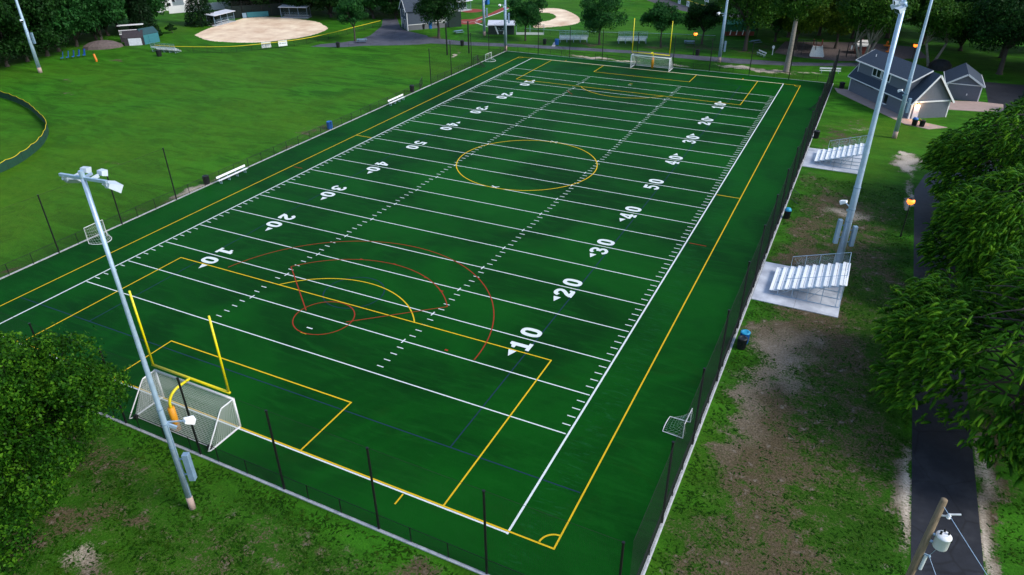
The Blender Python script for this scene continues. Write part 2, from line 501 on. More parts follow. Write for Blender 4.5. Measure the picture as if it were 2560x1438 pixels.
# right-hand strip: worn ground beside the fence
for q in ((60.3, 27.5, 3.6, 6.0, .78), (60.6, 19, 3.2, 9, .66), (60.8, 9, 3.0, 9, .54), (63, 12, 3.5, 12, .42), (62, 20, 4.5, 10, .44), (59.5, 2, 2.5, 5, .44), (63, 25, 4, 7, .40), (59.5, 50, 2.4, 10, .60), (62, 54, 4, 8, .50), (60.5, 60, 3.5, 8, .46), (61, 44, 3, 4, .44),
          (58.3, 64, 1.6, 4, .48), (62, 62, 3.4, 5, .34), (60.3, 82, 3.0, 7, .52), (62, 90, 4, 5, .38), (63.2, 85, 2, 2.5, .42), (58, 77, 1.6, 3, .42),
          (69.3, 66, .6, 6, .62), (69.0, 76, 1.8, 5, .85), (69.3, 13, .55, 6, .8), (73.7, 12, .6, 9, .8), (74.4, 20, 1.2, 8, .7), (66.5, 53, .9, 1.2, .6), (67, 36, 1.6, 4, .35),
          (66, 8, 1.4, 3, .3)): bl(*q)
# left side worn patches beside the fence
for q in ((-8.5, 29, .8, 5.5, .75), (-8.6, 7.5, .6, 2, .62), (-9.4, 55, 2.8, 4.5, .5), (-8.6, 47, .7, 3, .5), (-8.8, 72, .9, 4, .4), (-9, 22, .9, 3, .4),
          (-26, 32, 2.2, 1.2, .42), (-63, 52, 3.4, 1.0, .42), (-71, 58, 4, 1.4, .42), (-77, 73, 2.6, 1.0, .62), (-15.6, 104.5, .8, .7, .7), (-17, 109.5, .4, 4, .6, .6), (-20.5, 112.7, .3, 2.4, .5, .9),
          (-42.5, 100.8, 2.6, .8, .35), (-40, 60, 6, 1.4, .24), (-34, 72, 4, 1.1, .22)): bl(*q)
# near left bank
for q in ((25.5, -10.2, 3.2, 1.6, .62), (29.2, -12.4, 2.6, 1.4, .66), (23.6, -12.5, 2.4, 1.8, .72), (26, -14.5, 3, 1.6, .5), (28.6, -8.7, 1.4, .7, .6), (25, -6.0, 1.6, .5, .5), (46, -5.0, 3.2, 1.2, .62), (40.5, -4.0, 1.0, .5, .3), (31, -16.5, 2.0, 1.2, .4)): bl(*q)
# far side, between fence and road
for q in ((11, 115.2, 6.5, .9, .9), (18, 115.0, 4, .7, .6), (28, 115.6, 4, 1.0, .62), (42, 118.6, 8, 1.5, .98, -.12), (52, 120, 5, .9, .5), (56, 126, 2, 1, .3), (-4, 125.5, 4, 1.6, .42), (6.5, 127, 4.5, 2.2, .55), (14, 128.5, 4, 1.8, .3),
          (20, 130, 3.6, 2.6, .55), (29, 133, 6, 4, .55), (38, 134, 5, 3, .5), (42, 139, 5, 3, .5), (-30, 117.5, 4.5, 2.6, .8, .9), (-23, 128, 4, 1.2, .4), (-17, 124.5, 3, 1.2, .3), (-88, 112, 2.4, 6, .5), (-76, 127, 9, 1.4, .55, .4),
          (47.5, 119, 2.4, 2.4, .4)): bl(*q)
pale = np.zeros_like(gx)
for q in ((11, 115.4, 6.5, 1.3, 1), (18, 115.2, 4.5, 1.1, 1), (28, 115.8, 4, 1.3, .9), (41, 118.6, 9, 2.0, 1, -.10), (52, 120, 5, 1.2, .8), (69.0, 75, 1.4, 6.5, 1), (68.2, 79, 1.6, 2.5, 1), (69.2, 62, .7, 6, 1), (69.45, 13, .36, 4.0, 1), (69.5, 3, .22, 4, .9), (73.6, 8, .30, 7, .95), (73.9, 18, .5, 3, .95), (60.4, 25, 2.4, 4, .30), (59, 21, 1.6, 8, .2), (63.5, 55.5, 2, 1.2, .6), (62.8, 87.5, 1.6, 1.4, .8), (-8.5, 30, .9, 3, .8), (-16, 106, 1.2, 3, .9), (28, -12.2, 1.6, .9, .5)):
    blob(*q[:4], *q[4:], arr=pale)
dirt[:] = np.maximum(dirt, np.clip(pale * 1.0 - .12, 0, 1) * (pale > .85) * .9)
# thin worn grass and painted shade on the whole bank under the conifers, and on the near bank
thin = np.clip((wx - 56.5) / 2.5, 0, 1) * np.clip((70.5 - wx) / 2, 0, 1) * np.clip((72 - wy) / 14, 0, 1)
dirt[:] = np.maximum(dirt, thin * (np.where(wx < 63, .55, .55 - .035 * (wx - 63)) + .10 * np.sin(wx * .7 + wy * .25) + .06 * np.sin(wy * .45 + 1)))
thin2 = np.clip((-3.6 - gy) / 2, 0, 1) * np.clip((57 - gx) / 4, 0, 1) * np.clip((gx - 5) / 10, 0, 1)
dirt[:] = np.maximum(dirt, thin2 * (.33 + .10 * np.sin(wx * .35 + 1) + .06 * np.sin(wy * .9 + wx * .3)))
# drier, yellower grass
for q in ((-28, 28, 18, 20, .55), (-55, 62, 16, 12, .4), (-40, 84, 14, 8, .3), (-20, 56, 10, 10, .35), (38, -12, 9, 6, .45), (-22, 12, 14, 14, .5), (-48, 76, 22, 7, .35), (-36, 48, 10, 6, .45), (-14, 92, 8, 6, .35), (62, 10, 6, 10, .5), (63, 60, 5, 18, .5), (66, 88, 6, 8, .7), (64, 30, 8, 12, .4), (-62, 30, 12, 10, .5), (-92, 104, 8, 10, .5), (72, 140, 10, 8, .5)): yb(*q)
idx = np.arange(nx * ny).reshape(ny, nx)
fc = np.stack([idx[:-1, :-1].ravel(), idx[:-1, 1:].ravel(), idx[1:, 1:].ravel(), idx[1:, :-1].ravel()], 1)
gv = np.stack([gx, gy, np.zeros_like(gx)], 1)
BIG = 2500
xe, ye = X0 + (nx - 1) * stp, Y0 + (ny - 1) * stp
ring = np.array([(-BIG, -BIG, 0), (BIG, -BIG, 0), (BIG, BIG, 0), (-BIG, BIG, 0)], float)
k0 = len(gv); cs = [idx[0, 0], idx[0, -1], idx[-1, -1], idx[-1, 0]]
fc = np.vstack([fc, [(k0, k0 + 1, cs[1], cs[0]), (k0 + 1, k0 + 2, cs[2], cs[1]), (k0 + 2, k0 + 3, cs[3], cs[2]), (k0 + 3, k0, cs[0], cs[3])]])
gv = np.vstack([gv, ring])
dirt = np.append(dirt, [0] * 4); dry = np.append(dry, [0] * 4); pale = np.append(pale, [0] * 4); shade_tint = np.append(np.maximum(thin, thin2 * .75), [0] * 4)  # last array masks the painted shade of both banks
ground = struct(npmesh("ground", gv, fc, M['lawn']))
for nm, ar in (("dirt", dirt), ("dry", dry), ("pale", pale), ("shade_tint", shade_tint)):
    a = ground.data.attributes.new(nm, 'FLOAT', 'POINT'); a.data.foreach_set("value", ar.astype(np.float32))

FX0, FX1, FY0, FY1 = -7.7, 56.6, -3.05, 113.4
struct(MB().poly([(FX0, FY0), (FX1, FY0), (FX1, FY1), (FX0, FY1)], .03).build("turf_field", M['turf']))
kb = MB()
kb.prism([(FX0 - .18, FY0 - .18), (FX1 + .18, FY0 - .18), (FX1 + .18, FY0), (FX0 - .18, FY0)], -.05, .075)
kb.prism([(FX0 - .12, FY1), (FX1 + .18, FY1), (FX1 + .18, FY1 + .12), (FX0 - .12, FY1 + .12)], -.05, .07)
kb.prism([(FX0 - .2, FY0), (FX0, FY0), (FX0, FY1), (FX0 - .2, FY1)], -.05, .08)
kb.prism([(FX1, FY0), (FX1 + .2, FY0), (FX1 + .2, FY1), (FX1, FY1)], -.05, .08)
struct(kb.build("field_kerb", M['kerb']))

# short tufts on the banks nearest the camera: uncountable grass
rg = np.random.default_rng(5)
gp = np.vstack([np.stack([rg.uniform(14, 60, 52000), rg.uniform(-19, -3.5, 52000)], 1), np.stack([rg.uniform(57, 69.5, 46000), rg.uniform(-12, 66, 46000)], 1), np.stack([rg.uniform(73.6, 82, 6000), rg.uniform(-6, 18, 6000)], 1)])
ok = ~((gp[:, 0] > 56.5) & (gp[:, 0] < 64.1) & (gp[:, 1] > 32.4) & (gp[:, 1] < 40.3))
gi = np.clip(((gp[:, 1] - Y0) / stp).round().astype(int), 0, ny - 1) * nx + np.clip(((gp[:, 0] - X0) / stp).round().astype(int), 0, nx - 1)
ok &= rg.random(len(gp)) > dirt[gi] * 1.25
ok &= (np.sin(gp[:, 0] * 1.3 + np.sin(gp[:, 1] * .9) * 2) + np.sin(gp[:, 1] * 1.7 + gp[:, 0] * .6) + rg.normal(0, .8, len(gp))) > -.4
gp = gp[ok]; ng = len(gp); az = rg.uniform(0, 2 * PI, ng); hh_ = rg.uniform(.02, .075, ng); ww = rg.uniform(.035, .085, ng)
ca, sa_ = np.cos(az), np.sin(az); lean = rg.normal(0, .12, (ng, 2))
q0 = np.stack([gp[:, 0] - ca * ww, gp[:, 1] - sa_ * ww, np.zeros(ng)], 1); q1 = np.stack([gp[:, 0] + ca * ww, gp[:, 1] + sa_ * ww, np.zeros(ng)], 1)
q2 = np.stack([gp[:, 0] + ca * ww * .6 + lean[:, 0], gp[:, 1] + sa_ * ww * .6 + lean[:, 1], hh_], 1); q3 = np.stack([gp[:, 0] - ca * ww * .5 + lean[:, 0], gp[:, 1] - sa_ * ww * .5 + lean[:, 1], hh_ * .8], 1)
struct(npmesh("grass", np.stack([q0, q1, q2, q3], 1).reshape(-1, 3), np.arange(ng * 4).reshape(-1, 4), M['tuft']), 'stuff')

# ------------------------------------------------------------------ field markings
FW, YD = 48.768, .9144
FL = 120 * YD
wl = MB(); ZW = .036


def rect(mb, x0, y0, x1, y1, z): mb.poly([(x0, y0), (x1, y0), (x1, y1), (x0, y1)], z)


rect(wl, -.14, -.16, 0, FL + .14, ZW); rect(wl, FW, -.16, FW + .14, FL + .14, ZW)
rect(wl, 0, -.13, FW, -.02, ZW); rect(wl, 0, FL - .01, FW, FL + .14, ZW)
for i in range(21):
    y = (10 + 5 * i) * YD
    wd = .05
    rect(wl, .1, y - wd, FW - .1, y + wd, ZW)
    for hx in (16.256, 32.512):
        if 0 < i < 20: rect(wl, hx - .055, y - .30, hx + .055, y + .30, ZW + .0015)
for k in range(11, 110):
    if (k - 10) % 5 == 0: continue
    y = k * YD
    for a, b in ((.12, .73), (FW - .73, FW - .12), (15.656, 16.256), (32.512, 33.112)):
        rect(wl, a, y - .045, b, y + .045, ZW)
rect(wl, 24.03, 11.86, 24.63, 11.98, ZW); rect(wl, 24.1, FL - 11.98, 24.7, FL - 11.86, ZW)
for cx, cy in ((24.28, 45.92), (24.3, 64.05)):
    for s_, dz in ((1, .003), (-1, .0045)):
        wl.band([(cx - .5, cy - .26 * s_), (cx + .5, cy + .26 * s_)], .12, ZW + dz)
struct(wl.build("white_field_lines", M['white_line']))


def offset_stroke(pts, h):
    n = len(pts); L = []; Rr = []
    for i in range(n):
        a = Vector(pts[max(i - 1, 0)]); b = Vector(pts[min(i + 1, n - 1)]); t = (b - a).normalized()
        nn = Vector((-t.y, t.x)); p = Vector(pts[i]); L.append(p + nn * h); Rr.append(p - nn * h)
    return [tuple(p) for p in L] + [tuple(p) for p in reversed(Rr)]


def spl(pts, n=5):
    """Catmull-Rom subdivision"""
    P = [Vector(p) for p in pts]; P = [P[0] * 2 - P[1]] + P + [P[-1] * 2 - P[-2]]; o = []
    for i in range(1, len(P) - 2):
        for k in range(n):
            u = k / n; a, b, c, e = P[i - 1:i + 3]
            o.append(tuple(.5 * ((2 * b) + (c - a) * u + (2 * a - 5 * b + 4 * c - e) * u * u + (3 * b - a - 3 * c + e) * u ** 3)))
    o.append(tuple(P[-2])); return o


def sup(cx, cy, rx, ry, e, n=40):
    o = []
    for k in range(n):
        a = 2 * PI * k / n; c, s = math.cos(a), math.sin(a)
        o.append((cx + rx * math.copysign(abs(c) ** (2 / e), c), cy + ry * math.copysign(abs(s) ** (2 / e), s)))
    return o


HSW = .165
GLY = {
    '0': [([sup(.6, .915, .6, .915, 2.5), sup(.6, .915, .2, .56, 2.8)], 0)],
    '1': [([[(.1, 0), (1.12, 0), (1.12, .32), (.83, .32), (.83, 1.83), (.5, 1.83), (.4, 1.62), (.1, 1.52), (.1, 1.25), (.42, 1.25), (.42, .32), (.1, .32)]], 0)],
    '2': [([offset_stroke(spl([(.12, 1.30), (.26, 1.58), (.58, 1.67), (.92, 1.52), (.97, 1.2), (.74, .88), (.42, .58), (.2, .2)]), .185)], 0),
          ([[(.02, 0), (1.0, 0), (1.2, .12), (1.2, .55), (.98, .55), (.88, .38), (.5, .44), (.1, .36)]], .0015)],
    '3': [([offset_stroke(spl([(.1, 1.36), (.22, 1.6), (.58, 1.68), (.93, 1.5), (.92, 1.16), (.5, .98)]), HSW)], 0),
          ([offset_stroke(spl([(.5, .93), (.95, .76), (1.02, .42), (.7, .16), (.3, .2), (.08, .46)]), HSW)], .0015)],
    '4': [([[(.62, 1.83), (1.0, 1.83), (1.0, .74), (1.2, .74), (1.2, .44), (1.0, .44), (1.0, .26), (1.14, .26), (1.14, 0), (.5, 0), (.5, .26), (.66, .26), (.66, .44), (0, .44), (0, .74)],
            [(.32, .74), (.66, .74), (.66, 1.3)]], 0)],
    '5': [([[(.16, 1.83), (1.12, 1.83), (1.12, 1.48), (.46, 1.48), (.44, .98), (.14, .92)]], 0),
          ([offset_stroke(spl([(.3, 1.0), (.6, 1.12), (.93, .92), (.98, .55), (.76, .22), (.4, .16), (.1, .46)]), HSW)], .0015)],
}


def glyph_mesh(ch):
    v, f = [], []
    for loops, dz in GLY[ch]:
        c = bpy.data.curves.new("g", 'CURVE'); c.dimensions = '2D'; c.fill_mode = 'BOTH'
        for lp in loops:
            s_ = c.splines.new('POLY'); s_.points.add(len(lp) - 1); s_.use_cyclic_u = True
            for q, p in zip(s_.points, lp): q.co = (p[0], p[1], 0, 1)
        o = bpy.data.objects.new("g", c); me = bpy.data.meshes.new_from_object(o)
        k = len(v); v += [(p.co.x, p.co.y, dz) for p in me.vertices]; f += [tuple(i + k for i in p.vertices) for p in me.polygons]
        bpy.data.objects.remove(o); bpy.data.curves.remove(c); bpy.data.meshes.remove(me)
    return v, f


GM = {ch: glyph_mesh(ch) for ch in GLY}
nm = MB()
for i in range(1, 10):
    y = (10 + 10 * i) * YD; val = str(10 * min(i, 10 - i))
    for side in (0, 1):
        def put(a, b): return (42.33 - b, y + a) if side else (6.44 + b, y - a)
        for ch, a0 in ((val[0], -1.62), (val[1], .42)):
            v, f = GM[ch]
            nm.add([(*put(a0 + p[0], p[1]), ZW + p[2]) for p in v], f)
        if i != 5:
            sg = -1 if i < 5 else 1
            sa = sg if side else -sg
            nm.add([(*put(sa * 1.92, .86), ZW), (*put(sa * 1.92, 1.56), ZW), (*put(sa * 2.75, 1.21), ZW)], [(0, 1, 2)])
struct(nm.build("field_numbers", M['white_line']))


def arc(cx, cy, r, a0, a1, n=48): return [(cx + r * math.cos(a0 + (a1 - a0) * k / n), cy + r * math.sin(a0 + (a1 - a0) * k / n)) for k in range(n + 1)]


CX = 24.384; ZY = .041
yl = MB(); yw = .055
TL, TR = -2.92, 51.69
rect(yl, TL - yw, .0, TL + yw, FL - .02, ZY); rect(yl, TR - yw, .0, TR + yw, FL - .02, ZY)
rect(yl, TL + yw, .0, TR - yw, .11, ZY); rect(yl, TL + yw, FL - .13, TR - yw, FL - .02, ZY)
rect(yl, TL + yw, 54.75, -.2, 54.86, ZY); rect(yl, FW + .2, 54.75, TR - yw, 54.86, ZY)
for y0, s_ in ((.11, 1), (FL - .13, -1)):
    for hw, dp in ((20.06, 16.27), (9.07, 5.37)):
        for sx in (-1, 1):
            ya, yb_ = sorted((y0, y0 + s_ * dp))
            rect(yl, CX + sx * hw - yw, ya, CX + sx * hw + yw, yb_, ZY)
        yc = y0 + s_ * dp
        rect(yl, CX - hw - yw, min(yc, yc + s_ * .11), CX + hw + yw, max(yc, yc + s_ * .11), ZY)
    ps = y0 + s_ * 11.0
    a = math.asin((16.27 - 11.0) / 9.15)
    yl.band(arc(CX, ps, 9.15, (a if s_ > 0 else PI + a), (PI - a if s_ > 0 else 2 * PI - a)), .11, ZY + .0015)
    rect(yl, CX - .3, ps - .06, CX + .3, ps + .06, ZY)
    for sx, xx in ((1, TL), (-1, TR)):
        a0 = {(1, 1): 0, (-1, 1): PI / 2, (1, -1): -PI / 2, (-1, -1): PI}[(sx, s_)]
        yl.band(arc(xx, y0, .95, a0 + .04, a0 + PI / 2 - .04, 14), .11, ZY + .0015)
    for xx in (41.72, CX - (41.72 - CX)):
        rect(yl, xx - .05, min(y0 - s_ * .3, y0 - s_ * 1.2), xx + .05, max(y0 - s_ * .3, y0 - s_ * 1.2), ZY)
yl.band(arc(CX, 54.82, 9.15, 0, 2 * PI, 96)[:-1], .12, ZY + .0015, True)
struct(yl.build("yellow_field_lines", M['yellow_line']))

rl = MB(); ZR = .046; rw = .095
LC = (CX, 13.72)
rl.band(arc(*LC, 2.6, 0, 2 * PI, 40)[:-1], rw, ZR, True)
aR = math.atan2(19.79 - LC[1], 33.06 - LC[0]); aL = math.atan2(19.63 - LC[1], 15.62 - LC[0])
for a in (aR, aL): rl.band([(LC[0] + 2.6 * math.cos(a), LC[1] + .25), (LC[0] + 10.6 * math.cos(a), LC[1] + 10.6 * math.sin(a))], rw, ZR + .0015)
rl.band(arc(*LC, 10.6, aR, aL, 60), rw, ZR)
rl.band(arc(*LC, 14.6, .01, PI * .93, 80), rw, ZR)
for x, y in ((20.9, 23.8), (28.6, 23.4), (31.2, 21.9), (24.4, 24.35)): rect(rl, x - .18, y - .08, x + .18, y + .08, ZR + .003)
rl.band([(36.2, 14.1), (36.5, 14.1)], .2, ZR)
rl.band([(-2.4, 40.95), (-1.1, 40.95)], .1, ZR); rl.band([(49.15, 41.05), (50.9, 41.05)], .1, ZR)
rl.band(arc(CX, FL - 13.72, 10.6, PI + .62, PI + .86, 14), rw, ZR)
struct(rl.build("red_field_lines", M['red_line']))

bl_ = MB(); ZB = .033
for y0, s_ in ((4.62, 1), (FL - 4.62, -1)):
    rect(bl_, -2.8, y0 - .05, 51.5, y0 + .05, ZB)
    bl_.band(arc(24.1, y0 + s_ * 13.7, 2.75, 0, 2 * PI, 40)[:-1], .1, ZB, True)
for x in (42.25, 6.5): rect(bl_, x - .05, 4.67, x + .05, FL - 4.67, ZB + .0008)
struct(bl_.build("dark_blue_field_lines", M['blue_line']))

# ------------------------------------------------------------------ paths, roads, pads, infields


def ragged(pts, amp, n=6, seed=3):
    rg = random.Random(seed); o = []
    for i in range(len(pts)):
        a, b = pts[i], pts[(i + 1) % len(pts)]
        for k in range(n): p = V2(a, b, k / n); o.append((p[0] + rg.uniform(-amp, amp), p[1] + rg.uniform(-amp, amp)))
    return o


def sheet(name, pts, z, m): return struct(MB().poly(pts, z).build(name, M[m]))


px = [(69.75, -40), (69.75, 66), (70.9, 72), (73.6, 78), (78, 83), (84, 88), (92, 94)]
pw = [(73.35, -40), (73.3, 62), (74.4, 68), (76.6, 73), (80.5, 78), (86, 83), (95, 90)]
mb = MB()
for i in range(len(px) - 1): mb.add([(*px[i], .012), (*pw[i], .012), (*pw[i + 1], .012), (*px[i + 1], .012)], [(0, 1, 2, 3)])
struct(mb.build("asphalt_path", M['asphalt']))
sheet("car_park", [(80.2, 106), (82, 100), (86, 93), (130, 93), (130, 128), (80.7, 125.7)], .008, 'asphalt')
la = [(-26.5, 113.6), (-18, 115.2), (-7.6, 117.9), (4, 120.0), (18.7, 122.3), (31, 121.8), (39, 121.9), (48, 124.3), (54, 126.7), (64, 130.5)]
lb = [(-30.6, 119.2), (-20, 118.2), (-9, 120.8), (3, 122.8), (17.9, 124.9), (31, 125.6), (38.2, 126.3), (47, 127.2), (53.7, 129.2), (62.5, 133.6)]
mb = MB()
for i in range(len(la) - 1): mb.add([(*la[i], .012), (*la[i + 1], .012), (*lb[i + 1], .012), (*lb[i], .012)], [(0, 1, 2, 3)])
struct(mb.build("park_road", M['asphalt_old']))
sheet("yard_road", [(-49, 100), (-42.5, 102.2), (-38.7, 105.6), (-33.3, 108.4), (-28.5, 111.4), (-26.5, 113.6), (-30.6, 119.2), (-32, 120.7), (-39.4, 123.6), (-43.4, 126.8), (-50.5, 136), (-54, 134.5), (-48.4, 126), (-44.2, 115.5), (-43.6, 110), (-45.5, 106.3), (-48.6, 103)], .008, 'asphalt_old')
sheet("softball_infield", ragged(spl([(-82.7, 99), (-76, 96), (-70.4, 96), (-63.4, 98.4), (-58.6, 104.5), (-57, 111), (-58.6, 117.9), (-63, 121.6), (-68, 124.5), (-80.2, 125.6), (-87.8, 122.2), (-87.3, 115), (-86.2, 107), (-82.7, 99)], 4)[:-1], .16), .010, 'sand')
sheet("baseball_infield", ragged(spl([(-23.5, 164.6), (-20, 167), (-16, 165.6), (-10.2, 159.4), (-6.6, 153), (-5.7, 148), (-8.1, 143.4), (-12.6, 139.3), (-14.4, 142), (-15.2, 146.2), (-13.6, 149.5), (-14.1, 155.2), (-17.7, 159.5), (-21, 159.5), (-23.5, 164.6)], 4)[:-1], .15), .010, 'sand')
mb = MB()
mb.poly(arc(-31.6, 139.8, 3.6, 0, 2 * PI, 28)[:-1], .008)
mb.poly([(-32.2, 143.2), (-30.4, 143.2), (-30.5, 153), (-31.3, 162.8), (-33.6, 163.6), (-32.2, 153)], .012)
mb.poly(arc(-38.8, 154.5, 3.0, 0, 2 * PI, 24)[:-1], .010)
struct(mb.build("red_clay_home_plate", M['red_clay']))
mb = MB()
mb.band([(-30.6, 142), (-30.3, 153), (-31, 162)], .35, .016); mb.band([(-29.5, 139.5), (-23.5, 135.4)], .3, .016)
for x, y in ((-32.6, 139.2), (-30.4, 140.4), (-31.3, 138.6)): mb.band([(x - .9, y - .4), (x + .9, y + .4)], .14, .020)
struct(mb.build("white_plate_lines", M['white_line']))
sheet("warning_track", [(-2, 193), (-.3, 190.2), (6, 183.5), (12.4, 177.6), (18.3, 173.6), (24.3, 172.2), (34, 172.5), (34, 177.5), (25, 177.2), (19.6, 178.6), (14, 183.4), (9.5, 188), (3, 196)], .008, 'track')
sheet("playground_surface", [(43.5, 134.6), (49, 132.4), (56, 132.0), (61.5, 134.5), (65, 137.6), (72, 142), (70, 152), (60, 153), (44, 147)], .008, 'chips')
struct(MB().prism([(57.2, 110.5), (57.9, 107.6), (68.4, 93.2), (71.5, 92.0), (74.0, 94.0), (69.4, 96.0), (59.6, 110.2)], -.02, .06).build("house_apron", M['apron']))
struct(MB().prism([(74.3, 104.1), (82.0, 105.7), (82.4, 110.9), (79.0, 111.0), (74.7, 109.9)], -.02, .06).build("garage_apron", M['apron']))
for y0, y1 in ((32.5, 40.2), (68.7, 76.4)):
    mb = MB()
    for k in range(2):
        for j in range(2):
            a = 56.82 + k * 3.6; b = y0 + j * (y1 - y0) / 2
            mb.prism([(a + .01, b + .01), (a + 3.59, b + .01), (a + 3.59, b + (y1 - y0) / 2 - .01), (a + .01, b + (y1 - y0) / 2 - .01)], -.05, .07)
    struct(mb.build("concrete_slab", M['slab']))
struct(MB().prism([(-.9, 121.6), (-.2, 121.8), (-1.4, 126), (-2.2, 126)], -.02, .03).build("concrete_walk", M['kerb']))

# ------------------------------------------------------------------ fences
def chain_mesh(mb, L, z0, z1, pitch=.11, r=.0035, y=0.0, x0=0.0):
    h = z1 - z0; n = int((L + h) / pitch)
    for k in range(n + 1):
        a = k * pitch
        p0 = (a, z0) if a <= L else (L, z0 + a - L); p1 = (a - h, z1) if a - h >= 0 else (0, z0 + a)
        mb.strand((x0 + p0[0], y, p0[1]), (x0 + p1[0], y, p1[1]), r)
        q0 = (L - p0[0], p0[1]); q1 = (L - p1[0], p1[1])
        mb.strand((x0 + q0[0], y + .006, q0[1]), (x0 + q1[0], y + .006, q1[1]), r)


def fence(label, p0, p1, h=1.22, gap=2.42, talls=(), tall_h=6.3, net=None, nst=.13, nr=.0028, group=None, mats=('black', 'net_black'), pitch=.11, r=.0035, off=.06, post_r=.032):
    p0 = Vector(p0); p1 = Vector(p1); L = (p1 - p0).length
    t = thing("chain_link_fence", label, "fence", (p0.x, p0.y, 0), math.atan2(p1.y - p0.y, p1.x - p0.x), group)
    n = max(1, round(L / gap)); first = None
    pm = MB().cyl((0, 0, 0), (0, 0, h + .03), post_r, 6).build("post", M[mats[0]], t)
    for k in range(1, n + 1):
        x = L * k / n
        if any(abs(x - q) < .7 for q in talls): continue
        c = pm.copy(); COL.objects.link(c); c.parent = t; c.location = (x, 0, 0)
    rm = MB(); rm.cyl((0, 0, h), (L, 0, h), .022, 5); rm.build("top_rail", M[mats[0]], t)
    mm = MB(); chain_mesh(mm, L, .06, h, pitch, r, off); mm.build("wire_mesh", M[mats[1]], t)
    if talls:
        tm = MB().tube([(0, 0, 0), (0, 0, tall_h)], [.075, .066], 8).cyl((0, 0, tall_h - .02), (0, 0, tall_h + .05), .085, 8).build("tall_post", M[mats[0]], t)
        for k, q in enumerate(talls):
            if k == 0: tm.location = (q, 0, 0); continue
            c = tm.copy(); COL.objects.link(c); c.parent = t; c.location = (q, 0, 0)
    for (a, b) in (net or ()):
        nmb = MB(); st = nst; y = -.09; rr = nr
        for k in range(int((b - a) / st) + 1): nmb.strand((a + k * st, y, h * .2), (a + k * st, y, tall_h - .08), rr)
        for k in range(int((tall_h - .2) / st) + 1): nmb.strand((a, y + .006, .2 + k * st), (b, y + .006, .2 + k * st), rr)
        nmb.cyl((a, y, tall_h - .06), (b, y, tall_h - .06), .010, 4)
        nmb.build("netting", M['net_black'], t)
    return t


ntx = [49.05, 41.95, 34.85, 27.75, 20.65, 13.5, 6.4, -.7]
fence("long black chain link fence along the near end line with tall net poles", (56.5, -3.05), (-7.6, -3.05), talls=[.15] + [56.5 - x for x in ntx] + [63.9], net=[(.2, 63.9)], nst=.10, nr=.0016)
rty = [4.5, 11.8, 19.3, 27.2, 34.6, 42, 49.4, 56.8, 64.2, 71.6, 79, 86.4, 93.8, 101.2, 106.5, 111]
fence("black fence and tall dark netting between the turf and the silver bleachers", (56.65, -2.9), (56.65, 113.3), talls=[y + 2.9 for y in rty], net=[(.2, 115.5)], nst=.12, nr=.0024)
fence("black chain link fence along the players' benches on the lawn side of the turf", (-7.75, 79.6), (-7.75, -2.9), talls=[79.6 - y for y in (11.9, 19.3, 26.7)], net=[(52.9, 82.4)])
fence("short run of black fence beyond the gate near the small white goal", (-7.75, 113.2), (-7.75, 83.1), talls=[113.2 - y for y in (83.3, 90.5, 98.3, 105.6, 112.9)], net=[(.3, 30)])
ftx = [-.4, 6.6, 13.6, 20.7, 27.9, 34.9, 42.2, 49.2]
fence("black chain link fence behind the far goal beside the park road", (-7.5, 113.45), (56.5, 113.45), talls=[x + 7.5 for x in ftx], tall_h=5.95, net=[(7.1, 63.5)])
g = thing("fence_gate", "open black gate leaf beside the dark bin on the lawn side", "gate", (-7.95, 80.0, 0), math.radians(114))
mb = MB(); mb.tube([(0, 0, .1), (0, 0, 1.5), (2.9, 0, 1.5), (2.9, 0, .1), (0, 0, .1)], .03, 6); mb.cyl((1.45, 0, .1), (1.45, 0, 1.5), .02, 6); mb.build("frame", M['black'], g)
mb = MB(); chain_mesh(mb, 2.9, .1, 1.5); mb.build("wire_mesh", M['net_black'], g)
g = thing("fence_gate", "open black gate leaf by the bin with a blue dome between the bleachers", "gate", (56.9, 57.2, 0), math.radians(-55))
mb = MB(); mb.tube([(0, 0, .1), (0, 0, 1.3), (1.7, 0, 1.3), (1.7, 0, .1), (0, 0, .1)], .03, 6); mb.build("frame", M['black'], g)
mb = MB(); chain_mesh(mb, 1.7, .1, 1.3); mb.build("wire_mesh", M['net_black'], g)

for nme, lab, (x, y), h in (("steel_post", "thick black post standing alone on the lawn left of its twin", (-17.3, 105.1), 6.2), ("steel_post", "thick black post on the lawn with a sandy patch at its foot", (-14.1, 108.6), 6.3)):
    tag(MB().tube([(0, 0, 0), (0, 0, h)], [.16, .15], 10).cyl((0, 0, h), (0, 0, h + .06), .17, 10).build(nme, M['black']), lab, "post", "pair of thick black posts").location = (x, y, 0)


